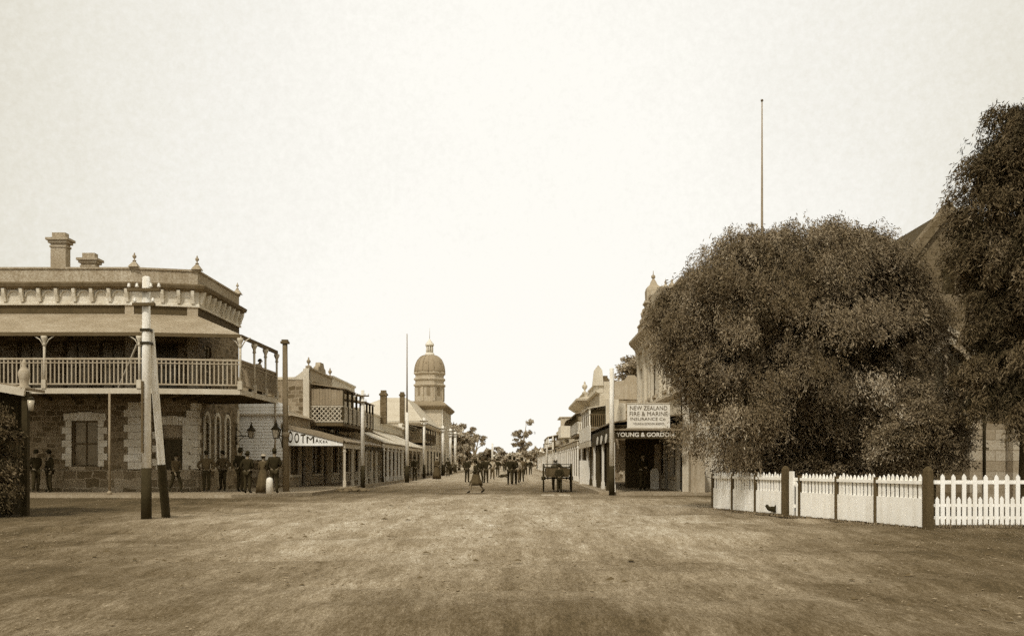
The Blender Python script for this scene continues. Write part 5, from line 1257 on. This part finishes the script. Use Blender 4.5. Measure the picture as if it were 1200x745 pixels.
# spoil heap in the gutter before the bootmaker's
b = MB(); 
for k in range(60):
    a = random.uniform(0, 6.28); r_ = random.random() ** 0.5; r = random.uniform(0.05, 0.15)
    b.sphere((-8.3 + 0.9 * r_ * math.cos(a), 46.2 + 1.6 * r_ * math.sin(a), 0.02 + 0.12 * (1 - r_)), r, 6, 1.3, 1, 0.7)
tag(b.build('rubble', 'dirt_dark'), 'low heap of dark earth and stones in the gutter before the bootmaker\'s shop', 'rubble', kind='stuff')

# ------------------------------------------------------------------ trees
def leaf_obj(name, C, D, Ln, Wd, m, parent, tone=None):
    """diamond leaves at centres C along directions D"""
    n = len(C); off = np.array(root_of(parent).location) if parent else np.zeros(3)
    D = D / (np.linalg.norm(D, axis=1, keepdims=True) + 1e-9)
    S = np.cross(D, RNG.normal(size=(n, 3))); S /= (np.linalg.norm(S, axis=1, keepdims=True) + 1e-9)
    v = np.empty((n, 4, 3)); h = (Ln / 2)[:, None]; w = (Wd / 2)[:, None]
    v[:, 0] = C - D * h; v[:, 1] = C + S * w; v[:, 2] = C + D * h; v[:, 3] = C - S * w
    v -= off
    me = bpy.data.meshes.new(name)
    me.vertices.add(4 * n); me.vertices.foreach_set('co', v.ravel())
    me.loops.add(4 * n); me.loops.foreach_set('vertex_index', np.arange(4 * n, dtype=np.int32))
    me.polygons.add(n); me.polygons.foreach_set('loop_start', np.arange(0, 4 * n, 4, dtype=np.int32)); me.update(calc_edges=True)
    ta = me.attributes.new('tone', 'FLOAT', 'FACE'); ta.data.foreach_set('value', (np.ones(n) if tone is None else tone).astype(np.float32))
    me.materials.append(M_[m]); o = bpy.data.objects.new(name, me); COL.objects.link(o)
    if parent: o.parent = parent
    return o
def crown(lobes, strands, per, Lr, leaf, droop, spread=0.06, zmin=0.5, inner=0.25, drift=(0, 0, 0), clump=36, csize=0.34):
    """boughs (clumps) set over the lobes, each a fan of hanging strands of leaves"""
    area = np.array([l[3] * l[4] + l[4] * l[5] + l[3] * l[5] for l in lobes]); nc = max(6, strands // clump)
    ib = RNG.choice(len(lobes), nc, p=area / area.sum()); Lb = np.array(lobes)[ib]
    u = RNG.normal(size=(nc, 3)); u[:, 2] += 0.25; u /= np.linalg.norm(u, axis=1, keepdims=True)
    isin = RNG.random(nc) < inner
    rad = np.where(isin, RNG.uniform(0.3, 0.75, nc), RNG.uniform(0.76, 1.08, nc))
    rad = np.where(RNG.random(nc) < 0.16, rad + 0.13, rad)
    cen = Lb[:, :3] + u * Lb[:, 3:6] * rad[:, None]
    ctone = np.exp(RNG.normal(scale=0.19, size=nc)) * np.where(isin, 0.55, 1.0)  # inner boughs darkened in colour for the crown's inner shade
    ln_c = RNG.uniform(Lr[0], Lr[1], nc)
    k = RNG.integers(0, nc, strands); cs = csize * (np.minimum(Lb[k][:, 3], 1.6) / 1.6 * 0.6 + 0.4)
    P0 = cen[k] + RNG.normal(size=(strands, 3)) * cs[:, None] * np.array([1, 1, 0.6])
    out = u[k] + RNG.normal(size=(strands, 3)) * 0.45; out[:, 2] = np.abs(out[:, 2]) * 0.6
    Ls = ln_c[k] * RNG.uniform(0.5, 1.25, strands); tn = ctone[k] * np.exp(RNG.normal(scale=0.16, size=strands))
    tt = (np.arange(per) + 0.5) / per
    pos = P0[:, None, :] + out[:, None, :] * (Ls[:, None, None] * 0.34 * (1 - np.exp(-3 * tt))[None, :, None]) * (1.35 - droop)
    pos[:, :, 2] -= Ls[:, None] * (tt[None, :] ** 1.5) * droop
    pos += np.array(drift)[None, None, :] * (Ls[:, None] * tt[None, :])[:, :, None]
    pos += RNG.normal(scale=spread, size=pos.shape)
    D = RNG.normal(size=pos.shape) * 0.45; D[:, :, 2] -= 1.0 * droop; D += out[:, None, :] * 0.4
    T = np.repeat(tn[:, None], per, 1) * (0.85 + 0.3 * tt[None, :])
    C = pos.reshape(-1, 3); D = D.reshape(-1, 3); T = T.ravel(); kk = C[:, 2] > zmin + RNG.uniform(0, 0.25, len(C)); C, D, T = C[kk], D[kk], T[kk]; n = len(C)
    return C, D, RNG.uniform(0.7, 1.3, n) * leaf[0], RNG.uniform(0.7, 1.3, n) * leaf[1], T
def tree(name, label, base, r0, lobes, m, strands, per, Lr, leaf, droop=0.9, barkm='bark', cat='tree', group=None, fork=0.35, **kw):
    t = thing(name, label, cat, base, group); b = MB(); bx, by, _ = base
    top = max(l[2] for l in lobes); fz = top * fork; f_ = Vector((bx + random.uniform(-.1, .1), by, fz))
    b.path([(bx, by, -0.05), (bx, by, 0.2), tuple(Vector((bx, by, 0)).lerp(f_, 0.5)), tuple(f_)], [r0 * 1.4, r0 * 1.05, r0 * 0.9, r0 * 0.75], 10)
    for l in lobes:
        c = Vector(l[:3]); mid = f_.lerp(c, 0.5) + Vector((random.uniform(-.2, .2) * r0 * 3, random.uniform(-.2, .2) * r0 * 3, (c - f_).length * 0.12))
        b.path([tuple(f_ - Vector((0, 0, r0))), tuple(mid), tuple(c)], [r0 * 0.6, r0 * 0.36, r0 * 0.12], 7)
        for k in range(5):
            e = c + Vector((random.uniform(-1, 1) * l[3], random.uniform(-1, 1) * l[4], random.uniform(-.5, .9) * l[5])) * 0.75
            b.path([tuple(mid.lerp(c, random.uniform(.2, 1))), tuple(c.lerp(e, 0.5) + Vector((0, 0, 0.1 * l[5]))), tuple(e)], [r0 * 0.16, r0 * 0.09, r0 * 0.03], 5)
    b.build('trunk', barkm, t)
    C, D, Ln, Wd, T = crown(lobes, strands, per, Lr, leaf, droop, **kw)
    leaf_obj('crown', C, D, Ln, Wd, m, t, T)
    return t
def lob(px, py, d, rx, ry, rz): return (X(px, d), d, Z(py, d), rx, ry, rz)
D_ = 26.5
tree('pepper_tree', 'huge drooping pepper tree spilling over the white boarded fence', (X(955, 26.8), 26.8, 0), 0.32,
     [lob(940, 395, D_, 2.9, 2.6, 2.85), lob(845, 400, D_, 1.25, 1.6, 1.7), lob(865, 345, D_, 1.4, 1.7, 1.55), lob(995, 335, D_, 1.6, 1.9, 1.5), lob(1040, 405, D_, 1.15, 1.9, 2.2),
      lob(868, 482, 26.2, 1.3, 1.5, 1.35), lob(960, 490, 27.3, 2.7, 1.9, 1.5), lob(1040, 490, 26.8, 1.2, 1.6, 1.4), lob(925, 305, D_, 1.5, 1.5, 0.95), lob(803, 385, D_, 0.8, 1.0, 1.1), lob(822, 440, D_, 0.9, 1.0, 1.1),
      lob(1030, 325, D_, 0.85, 1.2, 1.0), lob(905, 285, 26.3, .6, .7, .6), lob(975, 287, 26, .7, .8, .65), lob(1012, 300, 26.8, .5, .6, .6), lob(788, 365, 26.5, .4, .5, .55), lob(812, 325, 26.5, .35, .5, .5), lob(885, 300, 26, .7, .8, .7), lob(835, 335, 26, .75, .9, .8), lob(1055, 350, 26.5, .6, .9, .9), lob(1082, 395, 26.8, .55, .7, 1.0), lob(1092, 455, 26.5, .5, .6, .8)],
     'pepper', 25000, 28, (0.35, 1.15), (0.10, 0.024), droop=0.78, spread=0.055, zmin=0.62, inner=0.22, fork=0.3, clump=40, csize=0.30)
D2 = 22.5
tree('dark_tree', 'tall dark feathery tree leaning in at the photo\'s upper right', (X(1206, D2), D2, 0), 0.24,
     [lob(1255, 185, D2, 1.75, 1.6, 1.75), lob(1215, 275, D2, 1.25, 1.5, 1.5), lob(1222, 390, D2, 1.2, 1.3, 1.5), lob(1285, 390, D2 + .4, 2.0, 1.8, 2.2), lob(1208, 180, D2, 0.85, 1.0, 1.1), lob(1155, 385, D2, .32, .45, .8), lob(1140, 310, D2, .42, .5, .5), lob(1142, 355, D2, .35, .45, .5), lob(1148, 450, D2, .4, .5, .6), lob(1190, 225, D2, 0.75, .9, .9),
      lob(1168, 275, D2, 0.75, .9, .65), lob(1146, 268, D2, 0.5, .6, .42), lob(1160, 232, D2, 0.55, .7, .6), lob(1180, 180, D2, .7, .8, .75), lob(1200, 330, D2, .9, .9, 1.0), lob(1175, 350, D2, 0.55, .8, .8), lob(1186, 455, D2, 0.65, .9, .9), lob(1190, 140, D2, .45, .5, .5), lob(1172, 310, D2, .55, .7, .5)],
     'darkleaf', 9500, 24, (0.4, 1.1), (0.13, 0.026), droop=0.75, spread=0.05, zmin=1.6, inner=0.3, drift=(-0.3, 0, 0), fork=0.45, clump=34, csize=0.22)
tree('garden_shrub', 'loose bushy shrub behind the corner post before the church', (X(1092, 24), 24, 0), 0.07,
     [lob(1080, 508, 24, 0.75, 0.7, 0.75), lob(1102, 528, 24, 0.4, .5, 0.5), lob(1060, 520, 24, 0.6, .5, 0.6), lob(1068, 480, 24.5, 0.55, .5, 0.7), lob(1115, 505, 24.5, 0.35, .4, .5)], 'pepper', 4600, 14, (0.2, 0.5), (0.085, 0.026), droop=0.4, cat='shrub', zmin=0.3)
tree('dark_bush', 'dark overgrown bush smothering the near verandah at the photo\'s edge', (-13.4, 23.4, 0), 0.08,
     [(-13.5, 23.4, 1.0, 0.75, 0.5, 0.95), (-13.2, 23.3, 0.5, 0.6, 0.5, 0.6), (-13.6, 23.4, 2.2, 0.7, 0.4, 0.8), (-12.95, 23.5, 1.6, 0.28, 0.3, 0.7)], 'darkleaf', 2600, 12, (0.2, 0.6), (0.09, 0.035), droop=0.6, cat='bush', zmin=-0.1, csize=0.2)
# foliage behind the gate and along the fence foot
tree('garden_shrub', 'low leafy shrub filling the space behind the narrow gate', (X(930, 27.5), 27.5, 0), 0.06,
     [lob(930, 545, 27.5, 1.3, 0.7, 0.8), lob(975, 545, 26.5, 1.2, .7, 0.8), lob(890, 545, 28.5, 1.0, .6, .8)], 'pepper', 3000, 14, (0.2, 0.6), (0.09, 0.026), droop=0.6, cat='shrub', zmin=0.1)
tree('round_tree', 'small round tree behind the stone-sided store', (X(742, 66), 75, 0), 0.25, [lob(742, 433, 75, 1.0, 1.2, 1.1), lob(745, 470, 75, 0.5, 0.6, 2.2)], 'farleaf', 1500, 8, (0.2, 0.6), (0.2, 0.1), droop=0.4)
# dark street trees beyond the hall
for i, (px, d, top, w, lab) in enumerate(((530, 176, 497, 2.3, 'first dark street tree beyond the domed hall'), (538, 190, 494, 2.4, 'second dark street tree, tallest of the row past the hall'), (545, 205, 503, 2.2, 'third dark street tree, last of the row past the hall'))):
    zt = Z(top, d); tree('street_tree', lab, (X(px, d), d, 0), 0.3, [(X(px, d), d, zt * 0.62, w * 0.75, w, zt * 0.38), (X(px, d), d, zt * 0.35, w * 0.85, w, zt * 0.3)], 'farleaf', 1500, 8, (0.4, 1.2), (0.45, 0.2), droop=0.5, group='street trees past the hall', inner=.3)
def gum(label, px, d, blobs, m='farleaf'):
    L = [(X(a, d), d + random.uniform(-1, 1), Z(c, d), r * d / F, r * d / F, r * 0.8 * d / F) for a, c, r in blobs]
    return tree('gum_tree', label, (X(px, d), d, 0), 0.35, L, m, 150 * len(blobs), 7, (0.4, 1.4), (0.5, 0.2), droop=0.5, barkm='gum_bark', group='far gum trees', inner=.35, fork=0.4)
gum('far gum tree with open crown next to the dark street trees', 556, 225, [(549, 512, 6), (555, 507, 6.5), (562, 513, 5), (565, 521, 4), (551, 522, 4)])
gum('tall far gum tree with tufted crown closing the street\'s end', 612, 235, [(608, 508, 5.5), (616, 507, 6), (606, 519, 5.5), (614, 520, 6), (618, 522, 4), (611, 531, 9), (617, 494, 4.0), (622, 530, 5)])
for px, py, d, w, h, lab in ((580, 535, 230, 15, 8, 'broad rounded distant tree left of the street\'s end'), (600, 539, 220, 9, 6, 'low round distant tree under the tall gum'), (630, 537, 250, 9, 7, 'hazy rounded distant tree right of the tall gum'), (566, 537, 260, 8, 7, 'hazy low distant tree under the open gum')):
    r = d / F; tree('round_tree', lab, (X(px, d), d, 0), 0.3, [(X(px, d), d, Z(py, d) , w * r, 3.0, h * r)], 'palefar' if px != 580 else 'farleaf', 900, 7, (0.3, 0.9), (0.6, 0.3), droop=0.4)
# far woods and hills that close the horizon
pts = 5200; C = np.empty((pts, 3)); C[:, 0] = RNG.uniform(-420, 420, pts); C[:, 1] = RNG.uniform(520, 600, pts)
C[:, 2] = RNG.random(pts) ** 1.2 * (7 + 2.5 * np.sin(C[:, 0] * 0.05) + 1.5 * np.sin(C[:, 0] * 0.17))
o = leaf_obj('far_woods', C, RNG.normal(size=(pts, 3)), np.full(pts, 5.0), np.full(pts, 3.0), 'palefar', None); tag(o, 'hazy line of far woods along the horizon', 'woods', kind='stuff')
b = MB(); n = 60
xs = np.linspace(-1400, 1400, n); hs = 14 + 8 * np.sin(xs * 0.006 + 1) + 4 * np.sin(xs * 0.017)
b.add([(x, 1500, -2) for x in xs] + [(x, 1560, h) for x, h in zip(xs, hs)] + [(x, 1900, h * 0.6) for x, h in zip(xs, hs)], [(i + r * n, i + 1 + r * n, n + i + 1 + r * n, n + i + r * n) for i in range(n - 1) for r in (0, 1)], True)
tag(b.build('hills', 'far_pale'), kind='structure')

# ------------------------------------------------------------------ ground cover: tufts and pebbles
def tufts():
    C = []; 
    def strip(a, c, n, off, hh):
        for _ in range(n):
            u = random.random(); p = Vector(a).lerp(Vector(c), u); C.append((p.x + random.gauss(0, off), p.y + random.gauss(0, off), random.uniform(0.3, 1) * hh))
    strip((5.6, 27.4, 0), (8.2, 19.0, 0), 1500, 0.10, 0.11); strip((8.8, 19.7, 0), (14, 19.7, 0), 1100, 0.10, 0.13)
    for _ in range(9000):
        x, y = random.uniform(2, 13), random.uniform(7, 19)
        if random.random() < max(0, min(1, (x - 3 - (y - 8) * 0.25) / 4)): C.append((x, y, random.uniform(0.01, 0.035)))
    for _ in range(6000):
        x, y = random.uniform(-13, -2), random.uniform(7, 24)
        if random.random() < max(0, min(1, (-x - 3 - (y - 8) * 0.25) / 4)): C.append((x, y, random.uniform(0.01, 0.035)))
    A = np.array(C); n = len(A); P = A.copy(); P[:, 2] = A[:, 2] * 0.45
    D = RNG.normal(size=(n, 3)) * 0.35; D[:, 2] = 1
    o = leaf_obj('grass', P, D, A[:, 2], np.full(n, 0.016), 'drygrass', None); tag(o, 'short dry grass tufts along the fences and over the darkened ground', 'grass', kind='stuff')
tufts()
b = MB()
for k in range(4500):
    y = 6.8 + 30 * random.random() ** 1.6; x = random.uniform(-1, 1) * (0.55 * y + 1); r = random.choice((0.006, 0.008, 0.008, 0.010, 0.012, 0.018)) * (1 + y * 0.02)
    vs = [Vector((random.gauss(0, 1), random.gauss(0, 1), random.gauss(0, 1))).normalized() for _ in range(6)]
    vs = [Vector((1, 0, 0)), Vector((-1, .2, 0)), Vector((0, 1, .1)), Vector((.1, -1, 0)), Vector((0, 0, .8)), Vector((0, 0, -.6))]
    vs = [(x + v.x * r * random.uniform(.8, 1.5), y + v.y * r, 0.004 + v.z * r * 0.8 + r * 0.2) for v in vs]
    b.add(vs, [(0, 2, 4), (2, 1, 4), (1, 3, 4), (3, 0, 4), (2, 0, 5), (1, 2, 5), (3, 1, 5), (0, 3, 5)])
tag(b.build('gravel', 'stone', base=(0, 0, 0)), 'scattered small stones over the dirt crossing', 'gravel', kind='stuff')

# ------------------------------------------------------------------ sky, sun, camera
SUN_EL, SUN_AZ = 50, 203       # behind the camera, a little to the left
w = bpy.data.worlds.new('World'); SC.world = w; w.use_nodes = True
nt = w.node_tree; N = nt.nodes; Lk = nt.links; bg = N['Background']
sky = N.new('ShaderNodeTexSky'); sky.sky_type = 'NISHITA'; sky.sun_disc = False
sky.sun_elevation = R(SUN_EL); sky.sun_rotation = R(SUN_AZ); sky.dust_density = 4; sky.air_density = 1.0
bw = N.new('ShaderNodeRGBToBW'); Lk.new(sky.outputs['Color'], bw.inputs[0])
def wm(op, a, c):
    n = N.new('ShaderNodeMath'); n.operation = op
    for i, x in enumerate((a, c)):
        if isinstance(x, (int, float)): n.inputs[i].default_value = x
        else: Lk.new(x, n.inputs[i])
    return n.outputs[0]
tc = N.new('ShaderNodeTexCoord')
n1 = N.new('ShaderNodeTexNoise'); n1.inputs['Scale'].default_value = 1.7; n1.inputs['Detail'].default_value = 6; n1.inputs['Roughness'].default_value = 0.55; Lk.new(tc.outputs['Generated'], n1.inputs['Vector'])
n2 = N.new('ShaderNodeTexNoise'); n2.inputs['Scale'].default_value = 9.0; n2.inputs['Detail'].default_value = 8; n2.inputs['Roughness'].default_value = 0.8; Lk.new(tc.outputs['Generated'], n2.inputs['Vector'])
n3 = N.new('ShaderNodeTexNoise'); n3.inputs['Scale'].default_value = 150.0; n3.inputs['Detail'].default_value = 5; n3.inputs['Roughness'].default_value = 0.8; Lk.new(tc.outputs['Generated'], n3.inputs['Vector'])
# overcast: thin cloud veils the Nishita sky, so only a compressed share of its gradient is left
sep = N.new('ShaderNodeSeparateXYZ'); Lk.new(tc.outputs['Generated'], sep.inputs[0])
veil = wm('MULTIPLY', wm('MINIMUM', wm('MULTIPLY', bw.outputs[0], 0.1), 1.5), 0.10)
cloud = wm('ADD', wm('MULTIPLY', wm('SUBTRACT', n1.outputs['Fac'], 0.5), 0.20), wm('ADD', wm('MULTIPLY', wm('SUBTRACT', n2.outputs['Fac'], 0.5), 0.10), wm('MULTIPLY', wm('SUBTRACT', n3.outputs['Fac'], 0.5), 0.20)))
grad = wm('ADD', wm('MULTIPLY', wm('MAXIMUM', sep.outputs[2], 0.0), -0.20), wm('MULTIPLY', wm('MULTIPLY', sep.outputs[0], sep.outputs[0]), -0.95))
level = wm('MAXIMUM', wm('ADD', wm('ADD', veil, 1.025), wm('ADD', cloud, grad)), 0.55)
tint = N.new('ShaderNodeValToRGB'); te = tint.color_ramp.elements
te[0].position = 0.4; te[0].color = (0.40, 0.35, 0.255, 1); te[1].position = 1.0; te[1].color = (1.0, 0.98, 0.915, 1)
for p_, c_ in ((0.61, (0.61, 0.56, 0.445)), (0.80, (0.80, 0.772, 0.68)), (0.92, (0.92, 0.90, 0.835))): q_ = te.new(p_); q_.color = (*c_, 1)
Lk.new(level, tint.inputs[0]); Lk.new(tint.outputs[0], bg.inputs['Color']); bg.inputs['Strength'].default_value = 1.0
ld = bpy.data.lights.new('sun', 'SUN'); ld.energy = 2.4; ld.angle = R(6); ld.color = (1.0, 0.95, 0.86)
lo = bpy.data.objects.new('sun', ld); COL.objects.link(lo)
az = R(SUN_AZ); dv = Vector((math.sin(az) * math.cos(R(SUN_EL)), math.cos(az) * math.cos(R(SUN_EL)), math.sin(R(SUN_EL))))
lo.rotation_euler = dv.to_track_quat('Z', 'Y').to_euler(); lo.location = (0, 0, 30)

cd = bpy.data.cameras.new('camera'); co = bpy.data.objects.new('camera', cd); COL.objects.link(co)
co.location = (0, 0, EYE); co.rotation_euler = (math.pi / 2, 0, 0)
cd.sensor_width = 36; cd.lens = F / 1200 * 36; cd.shift_x = -(CX - 600) / 1200; cd.shift_y = (HY - 372.5) / 1200
cd.clip_start = 0.1; cd.clip_end = 5000
SC.camera = co
SC.render.resolution_x, SC.render.resolution_y = 1024, 635
SC.view_settings.view_transform = 'Standard'; SC.view_settings.look = 'None'
SC.cycles.filter_width = 1.5
SC.cycles.use_denoising = False; SC.cycles.use_adaptive_sampling = True; SC.cycles.adaptive_threshold = 0.035; SC.cycles.adaptive_min_samples = 24
